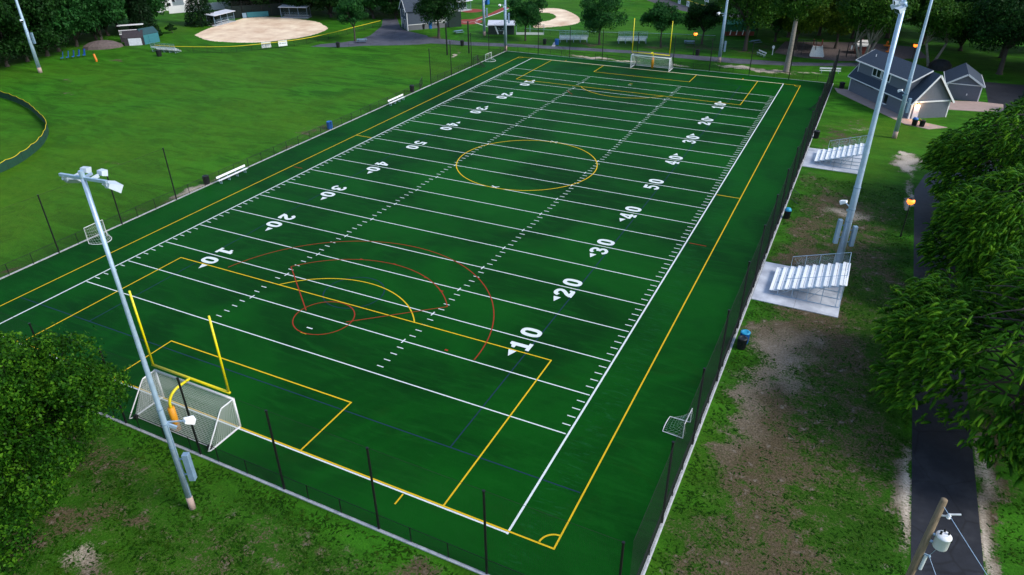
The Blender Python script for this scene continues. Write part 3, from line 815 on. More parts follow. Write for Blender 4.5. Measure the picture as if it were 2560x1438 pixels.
def mesh_fence(name, label, pts, h, capmat, meshmat, cap_r=.05, closed=False, gap=3.0, sag=0.0, solid=False, cat="fence"):
    t = thing(name, label, cat, (pts[0][0], pts[0][1], 0))
    o = Vector(pts[0]); P = [Vector(p) - o for p in pts]
    seg = []; acc = 0
    path = spl([tuple(p) for p in P], 10)
    # resample at the post gap
    D = [0]
    for i in range(1, len(path)): D.append(D[-1] + (Vector(path[i]) - Vector(path[i - 1])).length)
    n = max(2, int(D[-1] / gap))

    def at(d_):
        for i in range(1, len(D)):
            if D[i] >= d_ - 1e-9:
                u = (d_ - D[i - 1]) / max(1e-9, D[i] - D[i - 1]); a, b = path[i - 1], path[i]
                return Vector((a[0] + (b[0] - a[0]) * u, a[1] + (b[1] - a[1]) * u))
        return Vector(path[-1])
    pm = None
    for k in range(n + 1):
        p = at(D[-1] * k / n)
        if pm is None:
            pm = MB().cyl((0, 0, 0), (0, 0, h + .02), .03, 6).build("post", M['black'], t); pm.location = (p.x, p.y, 0)
        else:
            c = pm.copy(); COL.objects.link(c); c.parent = t; c.location = (p.x, p.y, 0)
    cap = []; sub = 6
    for k in range(n * sub + 1):
        p = at(D[-1] * k / (n * sub)); u = (k % sub) / sub
        cap.append((p.x, p.y, h - sag * 4 * u * (1 - u)))
    MB().tube(cap, cap_r, 6).build("top_cap", M[capmat], t)
    mb = MB()
    if solid:
        th = .03; vs = []; fs = []
        for i, c in enumerate(cap):
            a = Vector(cap[max(i - 1, 0)][:2]); b = Vector(cap[min(i + 1, len(cap) - 1)][:2]); q = (b - a).normalized(); nn = Vector((-q.y, q.x)) * th / 2
            bulge = .05 * math.sin(i * 1.7)
            vs += [(c[0] + nn.x, c[1] + nn.y, .04), (c[0] + nn.x * (1 + bulge * 20), c[1] + nn.y * (1 + bulge * 20), c[2]), (c[0] - nn.x, c[1] - nn.y, .04), (c[0] - nn.x * (1 - bulge * 20), c[1] - nn.y * (1 - bulge * 20), c[2])]
        for i in range(len(cap) - 1):
            a, b = i * 4, i * 4 + 4
            fs += [(a, b, b + 1, a + 1), (a + 2, a + 3, b + 3, b + 2), (a + 1, b + 1, b + 3, a + 3)]
        mb.add(vs, fs)
    else:
        tot = D[-1]; k = 0
        while k * .14 < tot + h:
            a = k * .14
            for s_ in (0, 1):
                d0, d1 = a, a - h; z0, z1 = .05, h
                if d0 > tot: z0 = .05 + (d0 - tot); d0 = tot
                if d1 < 0: z1 = h + d1; d1 = 0
                if z1 <= z0: continue
                if s_: d0, d1 = tot - d0, tot - d1
                pa, pb = at(d0), at(d1)
                mb.strand((pa.x, pa.y, z0), (pb.x, pb.y, z1), .005)
            k += 1
    mb.build("screen" if solid else "wire_mesh", M[meshmat], t)
    return t


mesh_fence("outfield_fence", "low teal outfield screen with a scalloped yellow top curving across the left lawn",
           [(-96, 38), (-86, 43), (-78, 45.2), (-70, 45.5), (-61, 43.6), (-53.6, 40.8), (-47, 37.8), (-41.5, 33.4), (-38, 29), (-35.8, 24.6), (-35, 19), (-35.4, 12), (-38, 4)], 1.3, 'yellow_cap', 'screen_teal', .035, sag=.16, solid=True)
mesh_fence("outfield_fence", "low chain link fence with a bright yellow cap around the sandy softball infield",
           [(-76.6, 82.7), (-72, 83.4), (-67.8, 84.8), (-63, 86.9), (-59, 89.6), (-55, 94.9), (-51.6, 101), (-50, 109), (-49.4, 116.5), (-48.6, 126)], 1.3, 'yellow_cap', 'net_black', .055)
mesh_fence("outfield_fence", "yellow capped fence hung with banners behind the dark warning track", [(-4, 201), (4, 194), (9.5, 188.5), (14, 183.5), (18.5, 178.6), (24, 176.5)], 1.5, 'yellow_cap', 'net_black', .06)
mesh_fence("park_fence", "thin grey rail fence behind the far bleachers", [(-12, 131.5), (-2, 133), (8, 135.5), (20, 139), (30, 141)], 1.2, 'galv', 'net_black', .035)


def banner(label, x, y, rz, w_, h_, lines, z=.35):
    t = thing("banner", label, "banner", (x, y, z), rz, None)
    MB().box((0, 0, h_ / 2), (w_, .03, h_)).build("panel", M['banner'], t)
    for (mname, shapes) in lines:
        mb = MB()
        for pts in shapes: mb.add([(p[0], -.018, p[1]) for p in pts], [tuple(range(len(pts)))])
        mb.build("lettering", M[mname], t)
    return t


def rects(*q): return [[(a, b), (c, b), (c, e), (a, e)] for a, b, c, e in q]


rzb = math.atan2(5.3, 4.0)
b1 = banner("white banner with a grey round emblem on the yellow capped softball fence", -55.85, 94.0, math.atan2(5.3, 4), 2.0, 1.15,
            [('ink_grey', [arc(-.62, .6, .26, .6, 5.2, 12) + arc(-.62, .6, .17, 5.2, .6, 12)] + rects((-.25, .62, .8, .70), (-.25, .45, .6, .52), (-.8, .16, -.2, .2)))])
b2 = banner("white banner with a dark arched logo on the yellow capped softball fence", -53.75, 96.8, math.atan2(5.6, 3.6), 1.9, 1.15,
            [('ink_dark', [arc(-.55, .5, .2, 0, PI, 10) + arc(-.55, .5, .11, PI, 0, 10)] + rects((-.25, .5, .05, .6), (.1, .5, .3, .6), (.35, .5, .72, .6)))])
for (x, y, c, lab) in ((9.9, 187.5, 'ink_blue', "white banner farthest left on the fence behind the warning track"), (13.2, 184.0, 'ink_dark', "white banner with dark bars on the fence behind the warning track"), (16.4, 180.4, 'ink_grey', "white banner with grey bars on the fence behind the warning track"), (18.9, 178.0, 'ink_blue', "white banner farthest right on the fence behind the warning track")):
    banner(lab, x, y - .35, math.atan2(-4.9, 4.5), 1.5, 1.4, [(c, rects((-.5, .75, .5, 1.0), (-.4, .4, .4, .52)))], .1)
t = thing("scoreboard", "tall white and dark board standing beyond the bannered fence", "sign", (17.6, 186.5, 0), math.atan2(-4.9, 4.5))
mb = MB(); mb.cyl((-.8, .1, 0), (-.8, .1, 3), .07); mb.cyl((.8, .1, 0), (.8, .1, 3), .07); mb.build("legs", M['galv'], t)
MB().box((0, 0, 2.1), (2.2, .12, 1.9)).build("panel", M['banner'], t)
mb = MB()
for q in rects((-.9, 2.4, .9, 2.9), (-.7, 1.4, -.1, 2.1), (.2, 1.4, .8, 1.6)): mb.add([(p[0], -.065, p[1]) for p in q], [(0, 1, 2, 3)])
mb.build("lettering", M['ink_dark'], t)

# ------------------------------------------------------------------ goals
def goalpost(label, y, face):
    t = thing("football_goalpost", label, "goalpost", (24.4, y, 0), 0 if face > 0 else PI)
    MB().cyl((0, 0, .03), (0, 0, 1.95), .235, 18).build("base_pad", M['pad'], t, True)
    pts = [(0, 0, 1.9), (0, 0, 2.15)] + [(0, 1.85 * (1 - math.cos(a)) * .55, 2.15 + .9 * math.sin(a)) for a in np.linspace(.15, PI / 2, 9)] + [(0, 1.98, 3.05)]
    MB().tube(pts, .095, 12).build("gooseneck", M['yellow'], t, True)
    MB().cyl((-3.68, 1.98, 3.05), (3.68, 1.98, 3.05), .095, 12).build("crossbar", M['yellow'], t, True)
    for s_ in (-1, 1): MB().tube([(s_ * 3.6, 1.98, 3.05), (s_ * 3.6, 1.98, 9.14)], [.078, .07], 10).build("upright", M['yellow'], t, True)
    return t


goalpost("yellow goalpost with an orange pad behind the near white soccer goal", -1.95, 1)
goalpost("yellow goalpost rising behind the far white soccer goal", FL + 1.95, -1)


def net_patch(mb, q, nu, nv, r):
    """grid of strands over a quad q (4 corners, order 0-1 along u, 0-3 along v)"""
    q = [Vector(p) for p in q]
    P = lambda u, v: (q[0] * (1 - u) + q[1] * u) * (1 - v) + (q[3] * (1 - u) + q[2] * u) * v
    for i in range(nu + 1):
        mb.tube([P(i / nu, 0), P(i / nu, .5) + Vector((0, 0, -.05)), P(i / nu, 1)], r, 3, False)
    for j in range(nv + 1):
        mb.strand(P(0, j / nv), P(1, j / nv), r)


def soccer_goal(label, y, face, sagging):
    t = thing("soccer_goal", label, "soccer goal", (CX, y, .03), 0 if face > 0 else PI)
    W = 3.74; H = 2.44
    mb = MB()
    for s_ in (-1, 1): mb.cyl((s_ * W, 0, 0), (s_ * W, 0, H), .075, 10)
    mb.cyl((-W - .05, 0, H), (W + .05, 0, H), .075, 10); mb.build("goal_mouth", M['white'], t, True)
    for s_ in (-1, 1):
        mb = MB()
        mb.tube([(s_ * W, -.06, H), (s_ * (W - .03), -1.05, H - .02), (s_ * (W - .03), -1.2, H - .16), (s_ * (W + .02), -2.66, .42), (s_ * (W + .02), -2.86, .16), (s_ * (W + .02), -2.7, .08), (s_ * (W + .02), -2.45, .06)], .045, 8)
        mb.build("side_frame", M['white'], t, True)
        mb = MB(); mb.bar((s_ * W, -.06, .05), (s_ * W, -2.45, .05), .09, .07); mb.build("ground_bar", M['white'], t)
        MB().tube([(s_ * W - s_ * .1, -2.5, .16), (s_ * W - s_ * .34, -2.5, .16)], .16, 12).build("wheel", M['rubber'], t)
    MB().cyl((-W, -2.42, .06), (W, -2.42, .06), .04, 8).build("rear_bar", M['white'], t)
    mb = MB(); r = .0085
    A = lambda s_: (s_ * (W - .03), -1.15, H - .08); Bk = lambda s_: (s_ * W, -2.42, .08); T_ = lambda s_: (s_ * W, 0, H)
    net_patch(mb, [T_(-1), T_(1), A(1), A(-1)], 62, 9, r)
    net_patch(mb, [A(-1), A(1), Bk(1), Bk(-1)], 62, 22, r)
    for s_ in (-1, 1): net_patch(mb, [(s_ * W, 0, H), A(s_), Bk(s_), (s_ * W, 0, .05)], 11, 20, r)
    mb.build("net", M['white_net'], t)
    if sagging:
        pts = [(W * k / 10, -.6, H - .1 - .42 * (1 - (k / 10) ** 2)) for k in range(-10, 11)]
        MB().tube(pts, .035, 6).build("net_rope", M['white_net'], t)
    return t


soccer_goal("white soccer goal on the near goal line in front of the grey light pole", .12, 1, False)
soccer_goal("white soccer goal on the far goal line with a sagging net", FL + .15, -1, True)


def small_goal(label, loc, rz, W, H, D, col, netcol, nr=.006, tilt=0.0, square=False):
    t = thing("small_goal", label, "small goal", loc, rz)
    t.rotation_euler = (tilt, 0, rz)
    mb = MB(); mb.tube([(-W / 2, 0, .03), (-W / 2, 0, H), (W / 2, 0, H), (W / 2, 0, .03)], .032, 8); mb.build("goal_mouth", M[col], t)
    base = [(-W / 2, 0, .03)] + [(W / 2 * math.cos(PI - a), -D * math.sin(a), .03) for a in np.linspace(0.35, PI - .35, 9)] + [(W / 2, 0, .03)]
    if square: base = [(-W / 2, 0, .03), (-W / 2 * .97, -D * .5, .03), (-W / 2 * .94, -D, .03), (-W / 4, -D * 1.03, .03), (0, -D * 1.04, .03), (W / 4, -D * 1.03, .03), (W / 2 * .94, -D, .03), (W / 2 * .97, -D * .5, .03), (W / 2, 0, .03)]
    MB().tube(base, .028, 8).build("base_frame", M[col], t)
    mb = MB(); n = 14
    for i in range(n + 1):
        u = i / n; j = u * (len(base) - 1); k = min(int(j), len(base) - 2); f = j - k
        b = Vector(base[k]) * (1 - f) + Vector(base[k + 1]) * f
        a = Vector((-W / 2 + W * u, 0, H))
        mid = (a + b) / 2 + Vector((0, .12 * D, -.08))
        mb.tube([a, mid, b], nr, 3, False)
    for v in (.15, .3, .45, .6, .75, .9):
        prev = None; pth = []
        for i in range(n + 1):
            u = i / n; j = u * (len(base) - 1); k = min(int(j), len(base) - 2); f = j - k
            b = Vector(base[k]) * (1 - f) + Vector(base[k + 1]) * f; a = Vector((-W / 2 + W * u, 0, H))
            mid = (a + b) / 2 + Vector((0, .12 * D, -.08))
            pth.append(a * (1 - v) ** 2 + mid * 2 * v * (1 - v) + b * v * v)
        mb.tube(pth, nr, 3, False)
    mb.build("net", M[netcol], t)
    return t


small_goal("small white lacrosse goal lying against the black fence behind the near light pole", (-6.75, 15.6, .05), math.radians(92), 2.2, 1.8, 1.5, 'white', 'white_net')
small_goal("small white framed goal leaning on the dark netting near the brown worn ground", (55.95, 13.0, .04), math.radians(-92), 1.8, 1.25, 1.4, 'white', 'white_net', .0035, 0.0, True)
small_goal("small white goal frame in the far left corner of the turf", (-7.15, 104.2, .04), math.radians(88), 2.4, 1.4, 1.5, 'white', 'white_net', .003)
small_goal("black netted practice goal standing at the far left fence", (-7.2, 99.0, .04), math.radians(93), 2.1, 1.9, 2.0, 'black', 'net_black', .016)
small_goal("dark netted practice goal against the far right fence", (56.1, 95.6, .04), math.radians(-88), 2.3, 2.0, 1.3, 'black', 'net_black', .016)

# ------------------------------------------------------------------ benches and bins
def bench(label, x, y0, y1):
    L = y1 - y0
    t = thing("players_bench", label, "bench", (x, y0, .03), 0, "white players' benches on the turf edge")
    mb = MB(); mb.box((.02, L / 2, .45), (.15, L, .045)); mb.box((-.15, L / 2, .45), (.15, L, .045)); mb.build("seat", M['white'], t, bevel=.008)
    MB().box((-.30, L / 2, .80), (.045, L, .26), ry=-.15).build("backrest", M['white'], t, bevel=.008)
    for k in range(4):
        y = L * (.08 + .28 * k)
        mb = MB(); mb.bar((.06, y, 0), (.06, y, .43), .05, .05); mb.bar((-.25, y, 0), (-.33, y, .9), .05, .05); mb.bar((.1, y, .41), (-.27, y, .41), .05, .04); mb.bar((.1, y, .02), (-.3, y, .02), .05, .03)
        mb.build("leg", M['galv'], t)
    return t


bench("white players' bench beside the black bin near the halfway of the left fence", -6.7, 32.3, 37.1)
bench("white players' bench farther up the left fence before the open gate", -6.85, 69.1, 73.5)


def bin_(label, loc, m='bin_black', h=.92, r=.32, lid=None, dome=False, group=None, s=1.0):
    t = thing("litter_bin", label, "bin", loc)
    mb = MB(); mb.lathe([(r * .86, .02), (r * .9, .06), (r, h * .94), (r * 1.05, h * .95), (r * 1.05, h)], 20)
    for k in range(20):
        a = 2 * PI * (k + .5) / 20; mb.bar((r * .9 * math.cos(a), r * .9 * math.sin(a), .08), (r * 1.03 * math.cos(a), r * 1.03 * math.sin(a), h * .93), .05, .02)
    mb.build("body", M[m], t)
    mb = MB()
    if dome: mb.lathe([(r * 1.06, h), (r * 1.07, h + .05), (r * .98, h + .16), (r * .7, h + .28), (r * .3, h + .33)], 20)
    else: mb.lathe([(r * 1.08, h + .005), (r * 1.08, h + .05), (r * .62, h + .09), (r * .55, h + .04), (r * .2, h + .035)], 20)
    mb.build("lid", M[lid or m], t, True)
    t.scale = (s,) * 3
    return t


bin_("black slatted bin beside the white bench at the left fence", (-8.35, 31.9, 0), h=1.0, r=.36)
bin_("bright blue bin standing outside the left fence", (-8.35, 55.7, 0), 'bin_blue', h=1.05, r=.40)
bin_("dark bin beside the open gate at the left fence", (-8.4, 78.1, 0), h=1.1, r=.36)
bin_("black slatted bin in front of a light blue one by the brown worn ground", (57.45, 24.5, 0), h=.95, r=.36)
bin_("light blue bin with a blue lid just behind a black one", (57.5, 25.35, 0), 'bin_blue', h=1.0, r=.36, lid='bin_cyan')
bin_("black bin with a blue domed lid between the two bleachers", (57.25, 51.6, 0), h=.9, r=.34, lid='bin_cyan', dome=True)
bin_("dark bin beside the far bleacher and the netted fence", (57.2, 81.2, 0), h=1.0, r=.38)
bin_("black bin with a blue dome by the lit house door", (69.6, 93.1, .0), h=.95, r=.36, lid='bin_blue', dome=True)
bin_("black bin without a dome by the lit house door", (70.6, 93.0, .0), h=.95, r=.36)
bin_("dark bin at the far left corner of the grey house", (58.3, 110.7, 0), h=1.0, r=.42)
bin_("black bin at the edge of the park road near the two thick posts", (-18.9, 114.2, 0), h=1.15, r=.38)
bin_("black bin on the grass left of the far bleachers", (-3.1, 122.9, 0), h=1.1, r=.38)
bin_("blue bin at the end of the far left bleacher", (-.5, 123.6, 0), 'bin_blue', h=1.15, r=.45)
bin_("black bin under the lit lamp behind the far goal", (29.7, 125.9, 0), h=1.1, r=.42)
bin_("black bin at the tip of the grey parking strip by the softball fence", (-42.8, 101.8, 0), h=1.1, r=.38)
bin_("blue bin against the grey storage barn", (-35.8, 128.3, 0), 'bin_blue', h=1.3, r=.5)
bin_("black bin beside the blue one against the grey storage barn", (-36.9, 127.0, 0), h=1.2, r=.42)
bin_("dark bin with an orange panel in front of the small bleacher on the left lawn", (-71.9, 79.6, 0), h=1.2, r=.5)

# ------------------------------------------------------------------ bleachers
def bleacher(label, loc, rows=10, depth=.605, rise=.205, W=4.6, rail=1.05):
    """rows climb along +x, planks run along y"""
    t = thing("bleacher", label, "bleacher", loc)
    for k in range(rows):
        x = k * depth; z = .43 + k * rise
        MB().box((x, W / 2, z), (.26, W, .045)).build("seat_plank", M['alu'], t, bevel=.006)
        mb = MB(); mb.box((x + .33, W / 2, z - .20 + (rise if k else rise)), (.32, W - .12, .035))
        if k: mb.box((x - .05, W / 2, z - .13), (.02, W - .1, .16))
        mb.build("foot_plank", M['alu'], t)
    xe = (rows - 1) * depth + .25; ze = .43 + (rows - 1) * rise
    for y in (.12, W * .36, W * .64, W - .12):
        mb = MB()
        mb.bar((-.05, y, .34), (xe, y, ze - .1), .05, .06)
        mb.bar((0, y, .04), (xe, y, .04), .06, .05)
        for k in (1, 3, 5, 7, 9):
            if k < rows: mb.bar((k * depth, y, .04), (k * depth, y, .34 + k * rise), .045, .045)
        for k in (1, 5): mb.bar((k * depth, y, .06), ((k + 2) * depth, y, .3 + (k + 2) * rise), .03, .03)
        mb.build("support_frame", M['galv'], t)
    mb = MB(); mb.bar((xe, .1, .06), (xe, W - .1, ze - .1), .03, .03); mb.bar((xe, .1, ze - .1), (xe, W - .1, ze - .1), .05, .05); mb.bar((3 * depth, .1, .06), (3 * depth, W - .1, .06), .04, .04); mb.build("cross_brace", M['galv'], t)
    x0 = 1.75 * depth; z0 = .43 + 1.75 * rise
    for y in (0, W):
        mb = MB(); mb.tube([(x0, y, z0 - .1), (x0, y, z0 + rail), (xe + .05, y, ze + rail), (xe + .05, y, .1)], .025, 6)
        mb.cyl((x0, y, z0 - .05), (xe + .05, y, ze - .05), .018, 6)
        for k in range(1, 4): x = x0 + (xe - x0) * k / 4; z = z0 + (ze - z0) * k / 4; mb.cyl((x, y, z - .2), (x, y, z + rail), .02, 6)
        mb.build("side_rail", M['galv'], t)
        mb = MB()
        for k in range(int((xe - x0) / .09)):
            x = x0 + .09 * k; z = z0 + (ze - z0) * (x - x0) / (xe - x0)
            mb.strand((x, y, z - .05), (min(x + .8, xe), y, z + (rail if x + .8 < xe else (xe - x) / .8 * rail)), .0025)
            mb.strand((x, y + .005, z + rail), (min(x + .8, xe), y + .005, z - .05 + .2), .0025)
        mb.build("rail_mesh", M['galv'], t)
    mb = MB(); mb.tube([(xe + .05, 0, ze + rail), (xe + .05, W, ze + rail)], .025, 6)
    for k in range(1, 3): mb.cyl((xe + .05, W * k / 3, .1), (xe + .05, W * k / 3, ze + rail), .022, 6)
    mb.build("back_rail", M['galv'], t)
    return t


b0 = bleacher("silver bleacher on the nearer concrete slab beside the tall light pole", (58.2, 34.0, .07))
dup(b0, (58.2, 70.0, .07), 0, "silver bleacher on the farther concrete slab near the grey house", group="silver spectator bleachers")
b0['group'] = "silver spectator bleachers"


def small_bleacher(label, loc, rz, W=6.3, group="small bleachers at the ball fields"):
    """rear towards -y"""
    t = thing("small_bleacher", label, "bleacher", loc, rz, group)
    for k in range(4):
        y = .2 + k * .6; z = 1.45 - k * .32
        MB().box((W / 2, y, z), (W, .28, .05)).build("seat_plank", M['alu'], t)
        MB().box((W / 2, y + .3, z - .3), (W, .26, .04)).build("foot_plank", M['alu'], t)
    MB().box((W / 2, -.06, 1.28), (W, .03, .22)).build("rear_board", M['alu'], t)
    for k in range(5):
        x = .2 + (W - .4) * k / 4
        mb = MB(); mb.bar((x, -.05, 0), (x, -.05, 1.45), .05, .05); mb.bar((x, -.05, 1.3), (x, 2.1, .3), .05, .05); mb.bar((x, -.05, .05), (x, 2.2, .05), .05, .05); mb.bar((x, 1, .05), (x, 1, .9), .04, .04); mb.bar((x, -.05, .1), (x, 1, .8), .03, .03)
        mb.build("support_frame", M['galv'], t)
    mb = MB()
    for z in (1.65, 2.15, 2.6): mb.cyl((0, -.12, z), (W, -.12, z), .022, 6)
    for k in range(6): mb.cyl((W * k / 5, -.12, 1.2), (W * k / 5, -.12, 2.6), .025, 6)
    mb.build("back_rail", M['galv'], t)
    mb = MB(); chain_mesh(mb, W, 1.45, 2.6, .12, .004, -.1); mb.build("rail_mesh", M['galv'], t)
    return t


sb = small_bleacher("small bleacher with a high back rail beside the blue bin and concrete walk", (-.87, 125.9, 0), math.atan2(2.6, 5.8))
dup(sb, (11.3, 130.0, 0), math.atan2(2.6, 5.8), "small bleacher with a high back rail seen behind the left upright of the far goalpost")
dup(sb, (-77.2, 82.2, 0), math.atan2(1.0, 7.0), "small bleacher on the left lawn below the teal shed", (1, .7, .72))
for (lab, x, y, rz, L) in (("pale flat bench beside the road near the grey house, left piece", 53.7, 120.6, .25, 3.7), ("white bench on the grass under the big tree by the road", 40.6, 131.6, -.9, 3.0)):
    t = thing("park_bench", lab, "bench", (x, y, 0), rz)
    MB().box((L / 2, 0, .48), (L, .34, .06)).build("seat", M['white'], t)
    MB().box((L / 2, .3, .85), (L, .05, .26)).build("backrest", M['white'], t)
    for k in (.1, .5, .9):
        mb = MB(); mb.bar((L * k, -.1, 0), (L * k, -.1, .46), .05, .05); mb.bar((L * k, .2, 0), (L * k, .32, .95), .05, .05); mb.build("leg", M['galv'], t)


def picnic_table(label, loc, rz, m='galv_dk', group="picnic tables"):
    t = thing("picnic_table", label, "picnic table", loc, rz, group)
    MB().box((0, 0, .74), (2.2, .75, .06)).build("table_top", M[m], t)
    for s_ in (-1, 1): MB().box((0, s_ * .72, .44), (2.2, .26, .05)).build("bench_seat", M[m], t)
    for x in (-.8, .8):
        mb = MB(); mb.bar((x, -.75, .02), (x, .2, .72), .07, .05); mb.bar((x + .06, .75, .02), (x + .06, -.2, .72), .07, .05); mb.bar((x + .03, -.8, .4), (x + .03, .8, .4), .05, .06); mb.build("leg", M['black'], t)
    return t


picnic_table("grey picnic table on the grass by the yard road near the single trimmed tree", (-41.2, 108.2, 0), .5)
picnic_table("dark picnic table beside the tree at the grey storage barn", (-26.2, 125.4, 0), 1.0)
picnic_table("dark picnic table in the shade left of the lit lamp", (25.6, 135.6, 0), .3)
picnic_table("dark picnic table partly behind the big tree at the green cladding", (38.5, 141.8, 0), .9)

# ------------------------------------------------------------------ light poles
def floodlight(mb_shell, mb_face, c, yaw, pitch, w_=1.05, d_=.75, h_=.42):
    m = Matrix.Translation(c) @ Matrix.Rotation(yaw, 4, 'Z') @ Matrix.Rotation(pitch, 4, 'X')
    P = lambda x, y, z: m @ Vector((x, y, z))
    a = w_ / 2
    # wedge housing: shallow at the back, deep visor at the front
    v = [P(-a * .8, -d_ * .45, -.05), P(a * .8, -d_ * .45, -.05), P(a * .8, -d_ * .45, .16), P(-a * .8, -d_ * .45, .16), P(-a, d_ * .55, -h_ * .6), P(a, d_ * .55, -h_ * .6), P(a, d_ * .62, .2), P(-a, d_ * .62, .2)]
    mb_shell.add(v, [(0, 1, 2, 3), (3, 2, 6, 7), (1, 5, 6, 2), (0, 3, 7, 4), (0, 4, 5, 1)])
    mb_face.add([v[4] * .97 + v[0] * .03, v[5] * .97 + v[1] * .03, v[6] * .97 + v[2] * .03, v[7] * .97 + v[3] * .03], [(0, 1, 2, 3)])


def light_pole(label, loc, rz, H, camera_h=8.2, box_h=6.0, boxes=2, heads=True, r0=.36, r1=.15, cab=None):
    """field side is local +y"""
    t = thing("floodlight_pole", label, "light pole", loc, rz, "tall steel floodlight poles")
    MB().cyl((0, 0, -.1), (0, 0, 1.0), r0 * 1.04, 20, r0 * 1.03).build("concrete_base", M['apron'], t, True)
    MB().tube([(0, 0, .9), (0, 0, H * .36), (0, 0, H * .362), (0, 0, H * .7), (0, 0, H * .702), (0, 0, H)], [r0, r0 * .82, r0 * .78, r0 * .58, r0 * .55, r1], 20).build("pole", M['galv'], t, True)
    mb = MB()
    for z in (box_h - .3, box_h + 1.5, camera_h, H * .36): mb.cyl((0, 0, z), (0, 0, z + .07), r0 * .92, 18)
    mb.cyl((r0 * .98, 0, 1.0), (r0 * .9, 0, camera_h), .03, 6); mb.cyl((-r0 * .98, .05, box_h - .3), (-r0 * .85, .05, camera_h), .025, 6)
    mb.build("conduit_bands", M['galv_dk'], t)
    ca = (math.radians(26) - rz) if cab is None else cab
    for k in range(boxes):
        s_ = 1 if k == 0 else -1
        Q = lambda x, z: (s_ * x * math.cos(ca), s_ * x * math.sin(ca), z)
        hz = 2.0 if k == 0 else 2.4; zc = box_h + (0 if k == 0 else .5)
        mb = MB(); mb.box(Q(r0 + .42, zc), (.36, .34, hz), ca); mb.bar(Q(r0 * .8, zc + .6), Q(r0 + .4, zc + .6), .08, .1); mb.bar(Q(r0 * .8, zc - .6), Q(r0 + .4, zc - .6), .08, .1)
        mb.build("control_cabinet", M['galv_dk'], t, bevel=.02)
    sg = MB(); sf = MB(); mb = MB()
    mb.bar((0, .1, camera_h + .1), (1.0, .5, camera_h + .15), .07, .07); mb.bar((0, .1, camera_h - .05), (.45, .3, camera_h - .35), .12, .2)
    mb.build("low_bracket", M['galv'], t)
    floodlight(sg, sf, (1.15, .58, camera_h + .1), -.5, -.35, .44, .52, .26)
    a = sg.build("low_light", M['alu'], t); sf.build("lens", M['glass'], a)
    if heads:
        mb = MB(); mb.bar((-1.4, 0, H - .1), (1.4, 0, H - .1), .13, .13); mb.bar((0, 0, H - .1), (0, .5, H - .07), .12, .1); mb.cyl((0, 0, H - .1), (0, 0, H + .25), .12, 10); mb.build("crossarm", M['galv'], t)
        for x, y, z, yw, ptc, ws in ((-1.15, .3, H - .40, .35, -.45, .80), (-.5, .6, H - .06, .12, -.2, .42), (.5, .6, H - .06, -.12, -.2, .42), (1.2, .3, H - .45, -.35, -.45, .86)):
            sg = MB(); sf = MB(); floodlight(sg, sf, (x, y, z), yw, ptc, ws, ws * .62, ws * .36)
            sg.bar((x, 0, H - .1), (x, y - .2, z), .08, .16)
            a = sg.build("floodlight", M['housing'], t); sf.build("lens", M['glass'], a)
    return t


light_pole("tall slim light pole in front of the near soccer goal", (30.85, -6.62, 0), math.radians(6), 21.3, 6.6, 3.4, 1, r0=.185, r1=.11)
light_pole("tall light pole with four pale floodlights standing behind the nearer silver bleacher", (63.15, 40.7, 0), math.radians(98), 24.05, 6.6, 3.9, 2, r0=.34, r1=.21)
light_pole("tall light pole in front of the grey house at the lit door", (67.15, 85.8, 0), math.radians(98), 23.0, 6.2, 4.6, 1, r0=.31)
light_pole("light pole at the far left corner of the turf", (-8.2, 114.0, 0), math.radians(-150), 21.0, 9, 6.5, 1, r0=.3)
light_pole("light pole on the sandy patch right of the far soccer goal", (35.0, 121.7, 0), math.radians(180), 21.0, 9, 3.0, 1, r0=.32)
light_pole("light pole at the edge of the dark wood on the far left lawn", (-81.6, 60.0, 0), math.radians(-70), 21.0, 9.6, 6.4, 1, r0=.36)
light_pole("light pole beside the dugout with the white letter", (-19.6, 125.8, 0), math.radians(20), 20.0, 8, 5, 1, r0=.30)


def street_lamp(label, loc, h):
    t = thing("street_lamp", label, "street lamp", loc, 0, "lit orange street lamps")
    mb = MB(); mb.tube([(0, 0, 0), (0, 0, .4), (0, 0, .42), (0, 0, h - .25)], [.1, .09, .06, .045], 8); mb.build("post", M['black'], t)
    MB().lathe([(.05, h - .28), (.17, h - .2), (.17, h - .17)], 12).build("collar", M['black'], t)
    mb = MB(); mb.lathe([(.2, h - .24), (.38, h - .02), (.36, h + .2), (.2, h + .32)], 14); mb.build("globe", M['lamp'], t, True)
    MB().lathe([(.28, h + .31), (.2, h + .38), (.03, h + .47)], 12).build("cap", M['black'], t)
    l = bpy.data.lights.new("lamp_glow", 'POINT'); l.energy = 800; l.color = (1.0, .40, .07); l.shadow_soft_size = .22
    lo = bpy.data.objects.new("lamp_glow", l); COL.objects.link(lo); lo.parent = t; lo.location = (0, 0, h + .02)
    return t


street_lamp("lit orange lamp post beside the dark asphalt path near the conifers", (68.5, 51.8, 0), 3.9)
street_lamp("lit orange lamp post on the grass behind the grey house roof", (68.9, 135.2, 0), 3.4)
street_lamp("lit orange lamp post under the trees right of the far goalpost", (28.9, 125.7, 0), 4.1)

